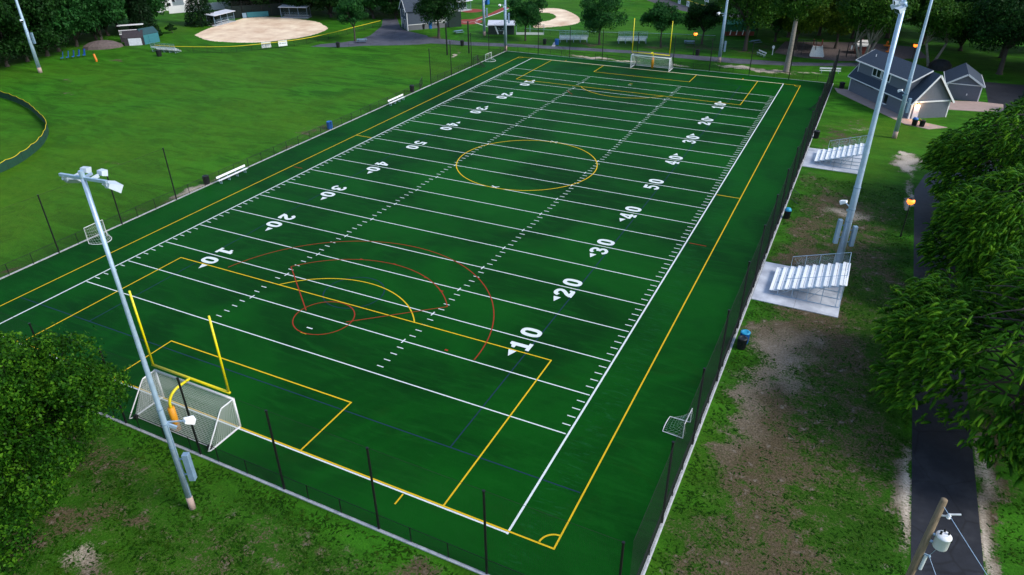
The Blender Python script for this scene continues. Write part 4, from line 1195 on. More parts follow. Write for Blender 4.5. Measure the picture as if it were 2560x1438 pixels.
# ------------------------------------------------------------------ utility pole
up = thing("utility_pole", "wooden utility pole with a white transformer in the near right corner", "utility pole", (67.74, -.41, 0))
ax = lambda z: Vector((.26 * z / 12, -.06 * z / 12, z))
MB().tube([ax(-.3), ax(4), ax(8), ax(12)], [.19, .165, .145, .125], 14).build("wooden_pole", M['wood'], up, True)
c = ax(9.95) + Vector((.50, -.06, 0))
tr = MB().lathe([(.25, -.33), (.275, -.3), (.275, .26), (.29, .27), (.29, .30), (.24, .36), (.10, .40)], 24, c).build("transformer", M['white'], up, True)
mb = MB()
for a in (.4, 1.6, 3.4): mb.lathe([(.035, .36), (.05, .40), (.03, .44), (.05, .48), (.02, .55)], 8, c + Vector((.15 * math.cos(a), .15 * math.sin(a), 0)))
mb.cyl(c + Vector((.27, .02, .1)), c + Vector((.34, .02, .1)), .04, 8); mb.build("bushing", M['rubber'], tr)
mb = MB(); mb.bar(ax(10.15), c + Vector((-.1, 0, .2)), .1, .05); mb.bar(ax(9.75), c + Vector((-.1, 0, -.2)), .1, .05); mb.build("bracket", M['galv'], tr)
mb = MB(); q = ax(11.15); mb.bar(q, q + Vector((.34, -.02, .12)), .05, .05); mb.lathe([(.05, -.04), (.09, 0), (.05, .05), (.09, .1), (.05, .15), (.03, .2)], 10, q + Vector((.36, -.02, .05))); mb.bar(q + Vector((.36, 0, .2)), q + Vector((.75, .1, .28)), .05, .05); mb.build("insulator", M['porc'], up)
mb = MB(); q = ax(8.95); mb.bar(q, q + Vector((.3, -.1, .05)), .04, .08); mb.lathe([(.03, 0), (.06, .04), (.03, .1)], 8, q + Vector((.32, -.1, 0))); mb.build("lower_bracket", M['galv'], up)
mb = MB(); mb.cyl(ax(8.1) + Vector((.22, -.06, 0)), ax(8.95) + Vector((.22, -.06, 0)), .07, 10); mb.build("cable_sleeve", M['porc'], up)
mb = MB()


def wire(mb, a, b, sag, r, n=16): mb.tube([Vector(a) * (1 - k / n) + Vector(b) * (k / n) - Vector((0, 0, sag * 4 * (k / n) * (1 - k / n))) for k in range(n + 1)], r, 5, False)


wire(mb, ax(11.75), Vector((11.4, -19.5, 9.4)), .2, .012); wire(mb, ax(8.95) + Vector((.3, -.1, .06)), Vector((6.0, -14, 7.2)), .5, .010); wire(mb, ax(8.8) + Vector((.15, -.1, 0)), c + Vector((.1, -.1, .5)), .3, .008)
mb.build("wire", M['galv'], up)

# ------------------------------------------------------------------ grey house
u = Vector((-.569, .8223)); n_ = Vector((.8223, .569))
hs = thing("grey_house", "grey sided house with a long shed dormer and white trim beside the netted fence", "house", (68.8, 96.2, .0), math.atan2(n_.y, n_.x))
# local x = across the gable (n), local y = along the house (u)
HWd, HL, EV, RG = 6.28, 16.45, 2.62, 6.42
sl_ = (RG - EV) / (HWd / 2)
prof = [(0, 0), (HWd, 0), (HWd, EV), (HWd / 2, RG), (0, EV)]
mb = MB(); vs = [(p[0], 0, p[1]) for p in prof] + [(p[0], HL, p[1]) for p in prof]
mb.add(vs, [(0, 1, 2, 3, 4), (9, 8, 7, 6, 5), (0, 5, 6, 1), (1, 6, 7, 2), (4, 9, 5, 0)]); mb.build("wall", M['siding'], hs)
oh, ohg, th = .32, .40, .16
mb = MB()
for s_ in (0, 1):
    X = (lambda x: HWd - x) if s_ else (lambda x: x)
    e = (X(-oh), EV - oh * sl_ + .03); rdg = (HWd / 2, RG + .03)
    vs = [(e[0], -ohg, e[1]), (rdg[0], -ohg, rdg[1]), (rdg[0], HL + ohg, rdg[1]), (e[0], HL + ohg, e[1])]
    mb.add(vs + [(a, b, z + th) for a, b, z in vs], [(0, 1, 2, 3), (4, 5, 6, 7), (0, 4, 5, 1), (2, 6, 7, 3), (0, 3, 7, 4)])
roof = mb.build("roof", M['roof'], hs)
MB().cyl((1.9, 13.9, 5.7), (1.9, 13.9, 6.5), .06, 8).build("vent_pipe", M['white'], roof)
mb = MB()
for s_ in (0, 1):
    X = (lambda x: HWd - x) if s_ else (lambda x: x)
    for y in (-ohg - .02, HL + ohg + .02): mb.bar((X(-oh), y, EV - oh * sl_ + .06), (HWd / 2, y, RG + .05), .06, .26)
    mb.bar((X(-oh - .03), -ohg, EV - oh * sl_ + .10), (X(-oh - .03), HL + ohg, EV - oh * sl_ + .10), .12, .14)
    for y in (-.015, HL + .015): mb.box((X(.07), y, EV / 2), (.16, .05, EV))
    mb.box((X(-.018), .07, EV / 2), (.04, .16, EV)); mb.box((X(-.018), HL - .07, EV / 2), (.04, .16, EV))
mb.box((HWd / 2, -.05, EV - .06), (HWd + .1, .1, .20)); mb.build("trim", M['white'], hs)
D0, DY0, DY1, DE = .5, 2.0, 15.8, 5.15
mb = MB(); zb = EV + D0 * sl_
mb.add([(D0, DY0, zb), (D0, DY1, zb), (D0, DY1, DE), (D0, DY0, DE), (HWd / 2, DY0, RG - .05), (HWd / 2, DY1, RG - .05)], [(0, 3, 2, 1), (0, 4, 3), (1, 2, 5), (3, 4, 5, 2)])
dm = mb.build("dormer", M['siding'], hs)
mb = MB(); x0, z0, x1, z1 = D0 - .42, DE - .10, HWd / 2 + .02, RG + .24
vs = [(x0, DY0 - .5, z0), (x1, DY0 - .5, z1), (x1, DY1 + .5, z1), (x0, DY1 + .5, z0)]
mb.add(vs + [(a, b, z + .14) for a, b, z in vs], [(0, 1, 2, 3), (4, 5, 6, 7), (0, 4, 5, 1), (2, 6, 7, 3), (0, 3, 7, 4)]); mb.build("dormer_roof", M['roof'], dm)
mb = MB(); mb.bar((x0 - .03, DY0 - .5, z0 + .08), (x0 - .03, DY1 + .5, z0 + .08), .1, .17)
for y in (DY0 - .52, DY1 + .52): mb.bar((x0, y, z0 + .06), (x1, y, z1 + .04), .05, .2)
for y in (DY0 + .07, DY1 - .07): mb.box((D0 - .018, y, (zb + DE) / 2 - .05), (.04, .15, DE - zb - .1))
mb.build("dormer_trim", M['white'], dm)
for y in (8.1, 10.6):
    mb = MB(); W_ = 2.2; zc = 4.35
    for a in (-W_ / 2, 0, W_ / 2): mb.box((D0 - .05, y + a, zc), (.10, .12, 1.30))
    for z in (zc - .6, zc + .6): mb.box((D0 - .045, y, z), (.09, W_ + .1, .12))
    f = mb.build("dormer_window", M['white'], dm)
    MB().box((D0 - .02, y, zc), (.05, W_, 1.2)).build("pane", M['glass'], f)
for y, wv in ((13.6, 3.0), (10.7, 1.8)): 
    mb = MB(); mb.box((-.03, y, 2.15), (.06, wv, .22)); mb.box((-.05, y, 2.02), (.08, wv + .1, .05)); mb.build("vent_strip", M['dark'], hs)
f = MB().box((-.03, 6.2, 1.35), (.07, .7, 1.3)).build("side_window", M['glass'], hs)
MB().box((-.10, 6.2, .62), (.2, .9, .12)).build("sill", M['white'], f)
dr = MB().box((.95, -.03, 1.02), (.95, .06, 2.04)).build("door", M['door'], hs)
MB().box((1.3, -.08, 1.0), (.05, .05, .14)).build("handle", M['galv'], dr)
mb = MB(); mb.box((.95, -.12, 2.38), (.34, .22, .12)); wl_ = mb.build("wall_lamp", M['black'], hs)
MB().box((.95, -.14, 2.27), (.26, .16, .09)).build("lamp_glass", M['lamp'], wl_)
l = bpy.data.lights.new("door_glow", 'POINT'); l.energy = 75; l.color = (1.0, .55, .25); l.shadow_soft_size = .12
lo = bpy.data.objects.new("door_glow", l); COL.objects.link(lo); lo.parent = hs; lo.location = (.95, -.34, 2.12)

gh = thing("garage", "small grey garage with a gabled dark roof behind the grey house", "garage", (73.9, 111.0, 0), 0.0)
GW, GD, GE, GR = 4.95, 8.0, 2.55, 4.1
s2 = (GR - GE) / (GW / 2)
prof = [(0, 0), (GW, 0), (GW, GE), (GW / 2, GR), (0, GE)]
mb = MB(); vs = [(p[0], 0, p[1]) for p in prof] + [(p[0], GD, p[1]) for p in prof]
mb.add(vs, [(0, 1, 2, 3, 4), (9, 8, 7, 6, 5), (0, 5, 6, 1), (1, 6, 7, 2), (4, 9, 5, 0)]); mb.build("wall", M['siding'], gh)
mb = MB()
for s_ in (0, 1):
    X = (lambda x: GW - x) if s_ else (lambda x: x)
    e = (X(-.3), GE - .3 * s2 + .03)
    vs = [(e[0], -.35, e[1]), (GW / 2, -.35, GR + .03), (GW / 2, GD + .3, GR + .03), (e[0], GD + .3, e[1])]
    mb.add(vs + [(a, b, z + .14) for a, b, z in vs], [(0, 1, 2, 3), (4, 5, 6, 7), (0, 4, 5, 1), (2, 6, 7, 3), (0, 3, 7, 4)])
mb.build("roof", M['roof'], gh)
mb = MB()
for s_ in (0, 1):
    X = (lambda x: GW - x) if s_ else (lambda x: x)
    mb.bar((X(-.3), -.37, GE - .3 * s2 + .07), (GW / 2, -.37, GR + .06), .06, .26); mb.bar((X(-.33), -.35, GE - .3 * s2 + .1), (X(-.33), GD + .3, GE - .3 * s2 + .1), .1, .12); mb.box((X(.06), -.015, GE / 2), (.14, .05, GE)); mb.box((X(-.018), .06, GE / 2), (.04, .14, GE))
mb.box((GW / 2, -.05, GE - .02), (GW, .08, .13)); mb.build("trim", M['white'], gh)
MB().box((3.1, -.06, 1.0), (.16, .1, .3)).build("outlet_box", M['white'], gh)

# ------------------------------------------------------------------ storage barn
a_ = Vector((7.4, 8.7)).normalized()
bn = thing("storage_barn", "tall slate blue storage barn with white corner trim beside the yard road", "barn", (-39.3, 123.8, 0), math.atan2(a_.y, a_.x))
BL_, BW, BE, BR = 11.4, 5.1, 4.35, 6.9     # local x along, local y across
prof = [(0, 0), (BW, 0), (BW, BE), (BW / 2, BR), (0, BE)]
mb = MB(); vs = [(0, p[0], p[1]) for p in prof] + [(BL_, p[0], p[1]) for p in prof]
mb.add(vs, [(4, 3, 2, 1, 0), (5, 6, 7, 8, 9), (1, 6, 5, 0), (2, 7, 6, 1), (0, 5, 9, 4)]); mb.build("wall", M['siding_dk'], bn)
mb = MB(); mb.box((BL_ / 2, -.02, .6), (BL_, .04, 1.2)); mb.build("lower_wall", M['siding_grey'], bn)
mb = MB(); s3 = (BR - BE) / (BW / 2)
for s_ in (0, 1):
    X = (lambda y: BW - y) if s_ else (lambda y: y)
    e = (X(-.25), BE - .25 * s3 + .03); vs = [(-.3, e[0], e[1]), (-.3, BW / 2, BR + .03), (BL_ + .3, BW / 2, BR + .03), (BL_ + .3, e[0], e[1])]
    mb.add(vs + [(a, b, z + .14) for a, b, z in vs], [(0, 1, 2, 3), (4, 5, 6, 7), (0, 4, 5, 1), (2, 6, 7, 3), (0, 3, 7, 4)])
mb.build("roof", M['roof'], bn)
mb = MB(); mb.box((BL_ / 2, -.05, 1.26), (BL_, .05, .13)); mb.box((BL_ / 2, -.03, BE - .12), (BL_, .06, .22))
for y in (.07, BW - .07): mb.box((-.02, y, BE / 2), (.05, .16, BE))
for x in (.07, BL_ - .07): mb.box((x, -.06, BE / 2), (.16, .05, BE))
for s_ in (0, 1):
    X = (lambda y: BW - y) if s_ else (lambda y: y)
    mb.bar((-.33, X(-.25), BE - .25 * s3 + .07), (-.33, BW / 2, BR + .06), .06, .26)
mb.build("trim", M['white'], bn)
for nmq, y, z, wq, hq in (("barn_door", 1.7, 1.15, 1.1, 2.3), ("loft_window", 2.1, 3.8, 1.1, 1.3), ("side_window", 4.0, 1.7, .9, 1.3)):
    mb = MB()
    for a in (-wq / 2, wq / 2): mb.box((-.04, y + a, z), (.08, .12, hq))
    mb.box((-.04, y, z + hq / 2), (.08, wq + .12, .12))
    f = mb.build(nmq, M['white'], bn); MB().box((-.015, y, z - .02), (.04, wq - .1, hq - .1)).build("panel", M['screen_dk'] if 'door' in nmq else M['glass'], f)
MB().box((8.6, -.07, 2.0), (3.2, .06, 1.25)).build("white_board", M['banner'], bn)

# ------------------------------------------------------------------ dugouts, screens, sheds
dg = thing("team_dugout", "dark green dugout with a pale roof and a big white letter V on its back", "dugout", (-19.26, 127.37, 0), math.atan2(2.33, 5.37))
DL, DD, DH = 5.85, 2.4, 2.05
mb = MB(); mb.box((DL / 2, .06, DH / 2), (DL, .12, DH)); mb.box((.06, DD / 2, DH / 2), (.12, DD - .25, DH)); mb.box((DL - .06, DD / 2, DH / 2), (.12, DD - .25, DH)); mb.build("wall", M['screen_dk'], dg)
mb = MB(); mb.add([(-.25, -.3, DH), (DL + .25, -.3, DH), (DL + .25, DD + .5, DH + .55), (-.25, DD + .5, DH + .55), (-.25, -.3, DH + .14), (DL + .25, -.3, DH + .14), (DL + .25, DD + .5, DH + .69), (-.25, DD + .5, DH + .69)], [(3, 2, 1, 0), (4, 5, 6, 7), (0, 1, 5, 4), (1, 2, 6, 5), (2, 3, 7, 6), (3, 0, 4, 7)]); mb.build("roof", M['roof_light'], dg)
mb = MB()
for p in ([(1.35, 1.85), (1.75, 1.85), (2.35, .12), (2.05, .12)], [(3.75, 1.85), (4.1, 1.85), (3.55, .12), (3.25, .12)]): mb.add([(a, -.012, b) for a, b in p], [(0, 1, 2, 3)])
mb.build("letter", M['banner'], dg)
mb = MB()
for p in ([(2.15, 1.6), (2.6, 1.3), (2.45, 1.15)], [(3.55, 1.6), (3.2, 1.15), (3.05, 1.3)], [(2.5, 1.0), (3.15, 1.0), (2.82, .78)], [(2.1, 1.15), (2.55, .85), (2.3, .8)], [(3.5, 1.15), (3.3, .8), (3.05, .85)]): mb.add([(a, -.015, b) for a, b in p], [tuple(range(len(p)))])
mb.build("emblem", M['ink_grey'], dg)


def open_dugout(label, p0, p1, depth, h, group):
    p0 = Vector(p0); p1 = Vector(p1); L = (p1 - p0).length
    t = thing("open_dugout", label, "dugout", (p0.x, p0.y, 0), math.atan2(p1.y - p0.y, p1.x - p0.x), group)
    mb = MB(); vs = [(-.3, -.5, h - .12), (L + .3, -.5, h - .12), (L + .3, depth + .3, h + .1), (-.3, depth + .3, h + .1)]
    mb.add(vs + [(a, b, z + .12) for a, b, z in vs], [(3, 2, 1, 0), (4, 5, 6, 7), (0, 1, 5, 4), (1, 2, 6, 5), (2, 3, 7, 6), (3, 0, 4, 7)]); mb.build("roof", M['roof_light'], t)
    for k in range(4):
        for y in (0, depth): MB().cyl((L * k / 3, y, 0), (L * k / 3, y, h + (-.1 if y == 0 else .05)), .05, 8).build("post", M['galv_dk'], t)
    mb = MB(); chain_mesh(mb, L, .05, 1.5, .15, .005, 0.0); mb.build("front_mesh", M['galv_dk'], t)
    MB().box((L / 2, depth - .05, h / 2 - .05), (L, .05, h - .3)).build("back_screen", M['screen_dk'], t)
    MB().box((L / 2, depth - .5, .45), (L - .4, .32, .05)).build("bench_plank", M['alu'], t)
    MB().prism([(-.2, -.3), (L + .2, -.3), (L + .2, depth + .2), (-.2, depth + .2)], -.02, .06).build("floor_slab", M['kerb'], t)
    return t


open_dugout("white roofed open dugout left of the sandy softball infield by the drooping spruce", (-86.6, 109.2), (-87.2, 116.4), 2.2, 2.55, "softball dugouts")
open_dugout("white roofed open dugout beyond the sandy softball infield in front of the dark trees", (-79.4, 125.0), (-72.6, 127.3), 2.2, 2.75, "softball dugouts")
od = open_dugout("white roofed dugout far behind the storage barn beside the red clay patch", (-41.2, 151.6), (-39.6, 155.6), 2.2, 2.5, "softball dugouts")
t = thing("backstop", "dark padded backstop with teal boards at the far tip of the softball infield", "backstop", (-90.0, 119.0, 0), math.atan2(8.4, 8.5))
L = 12.0
mb = MB()
for k in range(6): mb.tube([(L * k / 5, .1, 0), (L * k / 5, .1, 4.2), (L * k / 5, -.8, 5.0)], .06, 8)
mb.build("frame", M['black'], t)
MB().box((L / 2, 0, .75), (L * .45, .12, 1.3)).build("teal_board", M['teal'], t)
mb = MB(); chain_mesh(mb, L, .05, 4.2, .16, .009, .16); mb.build("wire_mesh", M['net_black'], t)
MB().box((L * .5, .28, 1.6), (L * 1.3, .06, 3.0)).build("windscreen", M['screen_dk'], t)
MB().box((L * .22, -.12, .7), (1.0, .06, 1.2)).build("gate_panel", M['galv_dk'], t)
t = thing("batting_screen", "tall dark green screen standing at the right end of the storage barn", "screen", (-32.2, 131.2, 0), math.atan2(2.6, 2.2))
MB().box((1.6, 0, 1.75), (3.2, .1, 3.5)).build("screen_panel", M['screen_dk'], t)
mb = MB()
for x in (0, 1.6, 3.2): mb.cyl((x, .1, 0), (x, .1, 3.7), .06, 8)
mb.build("frame", M['black'], t)
tb = MB(); tb.box((0, 0, 1.25), (1.25, 1.25, 2.3)); tb.box((0, 0, 2.48), (1.35, 1.35, .18)); tb.box((0, -.64, 1.15), (.8, .04, 1.9))
tag(tb.build("portable_toilet", M['bin_blue'], bevel=.04), "blue upright cabin on the grass left of the far light pole by the dugout", "cabin").location = (-39.8, 165.2, 0)
t = thing("dugout_fence", "low grey fence with a white kerb board right of the dugout with the white letter", "fence", (-13.4, 129.9, 0), math.atan2(2.4, 6.2))
MB().box((3.2, 0, .28), (6.4, .14, .5)).build("kerb_board", M['white'], t)
for x in (0, 3.2, 6.4): MB().cyl((x, 0, 0), (x, 0, 2.4), .05, 8).build("post", M['galv'], t)
mb = MB(); chain_mesh(mb, 6.4, .5, 2.4, .15, .006, 0); mb.build("wire_mesh", M['net_black'], t)


def shed(label, loc, rz, L, W, h, top, wall, rf, gambrel, door):
    t = thing("garden_shed", label, "shed", loc, rz)     # long side along x, front at y=0
    if gambrel: pr = [(0, 0), (W, 0), (W, h), (W * .82, h + (top - h) * .62), (W / 2, top), (W * .18, h + (top - h) * .62), (0, h)]
    else: pr = [(0, 0), (W, 0), (W, h), (W / 2, top), (0, h)]
    k = len(pr); mb = MB(); vs = [(0, p[0], p[1]) for p in pr] + [(L, p[0], p[1]) for p in pr]
    mb.add(vs, [tuple(range(k - 1, -1, -1)), tuple(range(k, 2 * k)), (0, 1, k + 1, k), (1, 2, k + 2, k + 1), (k - 1, 0, k, 2 * k - 1)]); mb.build("wall", M[wall], t)
    mb = MB(); q = pr[2:]
    for i in range(len(q) - 1):
        a, b = q[i], q[i + 1]
        vs = [(-.12, a[0], a[1] + .02), (L + .12, a[0], a[1] + .02), (L + .12, b[0], b[1] + .02), (-.12, b[0], b[1] + .02)]
        mb.add(vs + [(x, y, z + .09) for x, y, z in vs], [(0, 1, 2, 3), (7, 6, 5, 4), (0, 4, 5, 1), (1, 5, 6, 2), (2, 6, 7, 3), (3, 7, 4, 0)])
    mb.build("roof", M[rf], t)
    if door == 'front':
        MB().box((L * .56, -.03, .78), (L * .66, .07, 1.5)).build("door", M['roof_light'], t)
        mb = MB()
        for y in (.5, 1.35, 2.2): mb.box((-.03, y, 1.05), (.06, .09, 1.9))
        for z in (.15, 1.1, 2.0): mb.box((-.035, 1.35, z), (.05, 1.8, .09))
        mb.build("end_door_trim", M['white'], t)
    else:
        MB().box((L / 2, -.03, .95), (1.3, .06, 1.8)).build("door", M[wall], t)
    return t


shed("dark brown garden shed with a rounded barn roof and a pale door panel", (-87.3, 83.6, 0), math.atan2(3.0, 3.2), 4.0, 2.8, 1.6, 2.9, 'brown', 'brown', True, 'front')
shed("teal garden shed with a dark roof at the end of the yellow capped fence", (-84.5, 86.6, 0), math.atan2(3.6, .4), 3.7, 3.0, 2.0, 3.1, 'teal', 'roof_teal', False, 'x')
t = thing("porch_railing", "white porch railing glimpsed behind the brown shed", "railing", (-91.5, 86.0, 1.6), math.atan2(3.2, 3.0))
mb = MB()
for z in (.1, .95): mb.box((2.6, 0, z), (5.2, .1, .12))
for k in range(27): mb.box((.1 + .193 * k, 0, .5), (.05, .05, .85))
mb.build("balusters", M['white'], t); MB().box((2.6, .6, -.9), (5.2, 1.3, 1.4)).build("deck", M['brown'], t); MB().box((2.6, .8, 1.9), (5.4, 1.0, .14)).build("porch_beam", M['white'], t)
t = thing("covered_mound", "low dark tarpaulin covered pile beside the brown shed", "pile", (-90.5, 80.5, 0), .8)
mb = MB(); mb.lathe([(3.2, 0), (3.0, .6), (2.0, 1.2), (.9, 1.5), (.3, 1.55)], 11); o = mb.build("cover", M['chips'], t); o.scale = (1.3, .7, 1)
for k in range(5):
    x, y = V2((-87.6, 68.9), (-85.9, 72.6), k / 4)
    t = thing("plastic_chair", "bright blue tall slatted seat in the row of five at the dark wood's edge", "chair", (x, y, 0), math.radians(-25 + 6 * k), "blue seats in a row at the wood's edge")
    MB().box((0, .25, 1.0), (.5, .06, 1.25), rx=-.25).build("backrest", M['chair_blue'], t, bevel=.02); MB().box((0, -.05, .45), (.5, .5, .06)).build("seat", M['chair_blue'], t)
    mb = MB()
    for sx in (-.2, .2): mb.bar((sx, -.25, 0), (sx, -.22, .43), .04, .04); mb.bar((sx, .25, 0), (sx, .16, .43), .04, .04)
    mb.build("legs", M['black'], t)
t = thing("play_post", "orange padded post leaning beside the blue seats", "post", (-79.8, 70.8, 0), .3)
MB().tube([(0, 0, 0), (.05, 0, .3), (-.25, .1, 1.5)], [.2, .22, .2], 10).build("pad", M['orange'], t); MB().cyl((-.25, .1, 1.4), (-.36, .14, 2.1), .04, 6).build("rod", M['black'], t)

# houses beyond the trees
def plain_house(label, loc, rz, L, W, h, top, wall, rf):
    t = thing("white_house", label, "house", loc, rz)
    pr = [(0, 0), (W, 0), (W, h), (W / 2, top), (0, h)]; mb = MB(); vs = [(0, p[0], p[1]) for p in pr] + [(L, p[0], p[1]) for p in pr]
    mb.add(vs, [(4, 3, 2, 1, 0), (5, 6, 7, 8, 9), (0, 1, 6, 5), (1, 2, 7, 6), (4, 0, 5, 9)]); mb.build("wall", M[wall], t)
    mb = MB()
    for a, b in ((2, 3), (4, 3)):
        a, b = pr[a], pr[b]; vs = [(-.3, a[0], a[1] + .02), (L + .3, a[0], a[1] + .02), (L + .3, b[0], b[1] + .02), (-.3, b[0], b[1] + .02)]
        mb.add(vs + [(x, y, z + .15) for x, y, z in vs], [(0, 1, 2, 3), (7, 6, 5, 4), (0, 4, 5, 1), (1, 5, 6, 2), (2, 6, 7, 3), (3, 7, 4, 0)])
    mb.build("roof", M[rf], t)
    for x in (L * .25, L * .7):
        f = MB().box((x, -.03, h * .55), (1.1, .06, 1.3)).build("window", M['white'], t); MB().box((x, -.05, h * .55), (.9, .06, 1.1)).build("pane", M['glass'], f)
    return t


plain_house("white house with a dark roof at the top left behind the drooping spruce", (-123, 121.5, 0), math.radians(8), 11, 8, 5.0, 7.5, 'white', 'roof')
plain_house("small white house wing set in front of the white house", (-118, 118.5, 0), math.radians(62), 5, 5, 2.6, 4.2, 'white', 'roof_light')
plain_house("small house with an orange roof beyond the softball backstop", (-108.5, 142, 0), math.radians(30), 6, 5, 2.6, 4.2, 'brown', 'orange')
t = thing("board_fence", "long pale board fence running behind the drooping spruce", "fence", (-112, 117.5, 0), math.atan2(20, 14))
MB().box((13, 0, 1.0), (26, .06, 1.9)).build("boards", M['white'], t)
for k in range(10): MB().cyl((26 * k / 9, .08, 0), (26 * k / 9, .08, 2.05), .06, 6).build("post", M['white'], t)
t = thing("yard_table", "white and brown garden furniture in front of the white house", "furniture", (-113, 115.2, 0), .4)
MB().box((0, 0, .75), (1.8, .9, .08)).build("table_top", M['white'], t)
mb = MB()
for x in (-.8, .8): mb.bar((x, -.4, 0), (x, .4, .72), .08, .08); mb.bar((x, .4, 0), (x, -.4, .72), .08, .08)
mb.build("legs", M['brown'], t)
t = thing("green_shelter", "green clad shelter with pale leaning paddles under the big tree", "shelter", (31.4, 146.0, 0), math.atan2(1.8, 3.9))
MB().box((3.4, 2, 1.5), (6.8, .15, 3.0)).build("back_wall", M['green_wall'], t); MB().box((3.4, 1.1, 3.1), (7.2, 2.6, .15), rx=.2).build("roof", M['green_wall'], t)
for x in (.1, 3.4, 6.7): MB().cyl((x, 0, 0), (x, 0, 2.9), .07, 8).build("post", M['black'], t)
MB().box((3.4, 1.9, .5), (6.6, .1, .9)).build("red_dado", M['rust'], t)
for k in range(4):
    MB().bar((1 + k * 1.4, .9, .4), (1.35 + k * 1.4, 1.6, 1.3), .2, .05).build("paddle", M['white'], t)
# ------------------------------------------------------------------ playground
t = thing("playground_slide", "broad cream slide standing on the wood chips", "slide", (51.9, 133.2, 0), math.radians(8))
mb = MB()
prf = [(0, .22), (.5, .28), (1.2, .75), (1.9, 1.45), (2.5, 1.75), (3.0, 1.78)]; wds = [1.35, 1.3, 1.15, .95, .85, .85]
vs = []; fs = []
for (y, z), w_ in zip(prf, wds): vs += [(-w_, y, z + .25), (-w_ * .9, y, z), (w_ * .9, y, z), (w_, y, z + .25)]
for i in range(len(prf) - 1):
    a = i * 4
    for k in range(3): fs.append((a + k, a + k + 1, a + 5 + k, a + 4 + k))
mb.add(vs, fs); o = mb.build("chute", M['slide'], t, True); sm = o.modifiers.new("solid", 'SOLIDIFY'); sm.thickness = .07
mb = MB()
for x in (-.8, .8): mb.cyl((x, 2.9, 0), (x, 2.9, 2.9), .07, 8); mb.cyl((x, 3.9, 0), (x, 3.9, 2.9), .07, 8)
mb.box((0, 3.4, 1.72), (1.8, 1.2, .08)); mb.box((0, .1, .12), (2.3, .12, .2)); mb.build("tower", M['rust'], t)
for (lab, x, y, rz, L) in (("dark swing frame left of the cream slide", 46.3, 134.6, .1, 5.0), ("dark climbing frame right of the cream slide", 57.2, 136.5, .15, 4.2)):
    t = thing("swing_frame" if L > 4.5 else "climbing_frame", lab, "play frame", (x, y, 0), rz)
    mb = MB(); mb.cyl((0, 0, 2.9), (L, 0, 2.9), .07, 8)
    for k in (0, .5, 1): mb.cyl((L * k, -.5, 0), (L * k, 0, 2.9), .06, 8); mb.cyl((L * k, .5, 0), (L * k, 0, 2.9), .06, 8)
    if L < 4.5:
        for k in range(6): mb.cyl((L * k / 5, -.45, 0), (L * k / 5, -.45, 2.4), .035, 6)
        for z in (.8, 1.6, 2.4): mb.cyl((0, -.45, z), (L, -.45, z), .035, 6)
    mb.build("frame", M['black'], t)
    if L > 4.5:
        for x_ in (.8, 1.7, 3.3, 4.2):
            mb = MB(); mb.box((x_, .15, .55), (.45, .22, .05)); mb.strand((x_ - .2, .15, .55), (x_ - .2, 0, 2.9), .012); mb.strand((x_ + .2, .15, .55), (x_ + .2, 0, 2.9), .012); mb.build("swing", M['rubber'], t)
    else:
        for x_ in (.6, 1.6): MB().box((x_, -.5, 2.0), (.25, .06, .8)).build("white_panel", M['white'], t)
for (lab, m_, x, y) in (("orange spring rider farthest from the house roof", 'orange', 64.3, 148.4), ("orange spring rider nearer the house roof", 'orange', 64.9, 142.4), ("pink spring rider behind the roof of the house", 'pink', 59.3, 149)):
    t = thing("spring_rider", lab, "spring rider", (x, y, 0), .5)
    mb = MB(); mb.tube([(.14 * math.cos(a), .14 * math.sin(a), .05 + a * .02) for a in np.linspace(0, 6 * PI, 40)], .03, 5); mb.build("spring", M['black'], t)
    mb = MB(); mb.lathe([(.3, .45), (.75, .5), (.8, .62), (.4, .7)], 12); mb.build("saddle", M[m_], t)
    MB().tube([(0, .35, .65), (0, .45, 1.1), (0, .2, 1.35), (0, -.1, 1.1)], .16, 8).build("handle_arch", M[m_], t)
t = thing("play_house", "small play house with a cream roof behind the ridge of the grey house", "play house", (59.5, 141.5, 0), .3)
MB().prism([(-1, -1), (1, -1), (1, 1), (-1, 1)], 0, 1.6).build("wall", M['rust'], t)
mb = MB()
for s_ in (-1, 1):
    vs = [(-1.3, s_ * 1.3, 1.5), (1.3, s_ * 1.3, 1.5), (1.3, 0, 2.5), (-1.3, 0, 2.5)]; mb.add(vs + [(x, y, z + .1) for x, y, z in vs], [(0, 1, 2, 3), (7, 6, 5, 4), (0, 4, 5, 1), (1, 5, 6, 2), (2, 6, 7, 3), (3, 7, 4, 0)])
mb.build("roof", M['slide'], t)
mb = MB(); mb.box((0, 0, .95), (.16, .06, 1.9)); mb.box((0, -.04, 1.55), (.5, .05, .5))
tag(mb.build("sign_post", M['white'], bevel=.01), "thin white signpost on the grass left of the playground", "sign").location = (43.5, 132.3, 0)
mb = MB(); mb.lathe([(2.0, 0), (1.9, .9), (1.3, 1.5), (.5, 1.75)], 14)
o = mb.build("garden_shed_roof", M['dark']); o.location = (73.8, 133.0, 0); tag(o, "dark rounded hut on the grass behind the garage", "hut")

# ------------------------------------------------------------------ trees
def leaf_quads(P, N, size, rng, jitter=.7, asp=.55):
    """diamond leaves at points P with preferred normals N"""
    n = len(P)
    nn = N + rng.normal(0, jitter, (n, 3)); nn /= np.linalg.norm(nn, axis=1, keepdims=True) + 1e-9
    r = rng.normal(0, 1, (n, 3)); a = np.cross(nn, r); a /= np.linalg.norm(a, axis=1, keepdims=True) + 1e-9
    b = np.cross(nn, a)
    s = (size * rng.uniform(.65, 1.35, n))[:, None]
    droop = np.zeros((n, 3)); droop[:, 2] = -.18
    v = np.stack([P - a * s * .5, P + b * s * asp * .5, P + a * s * .5 + droop * s, P - b * s * asp * .5], 1).reshape(-1, 3)
    f = np.arange(n * 4).reshape(-1, 4)
    return v, f


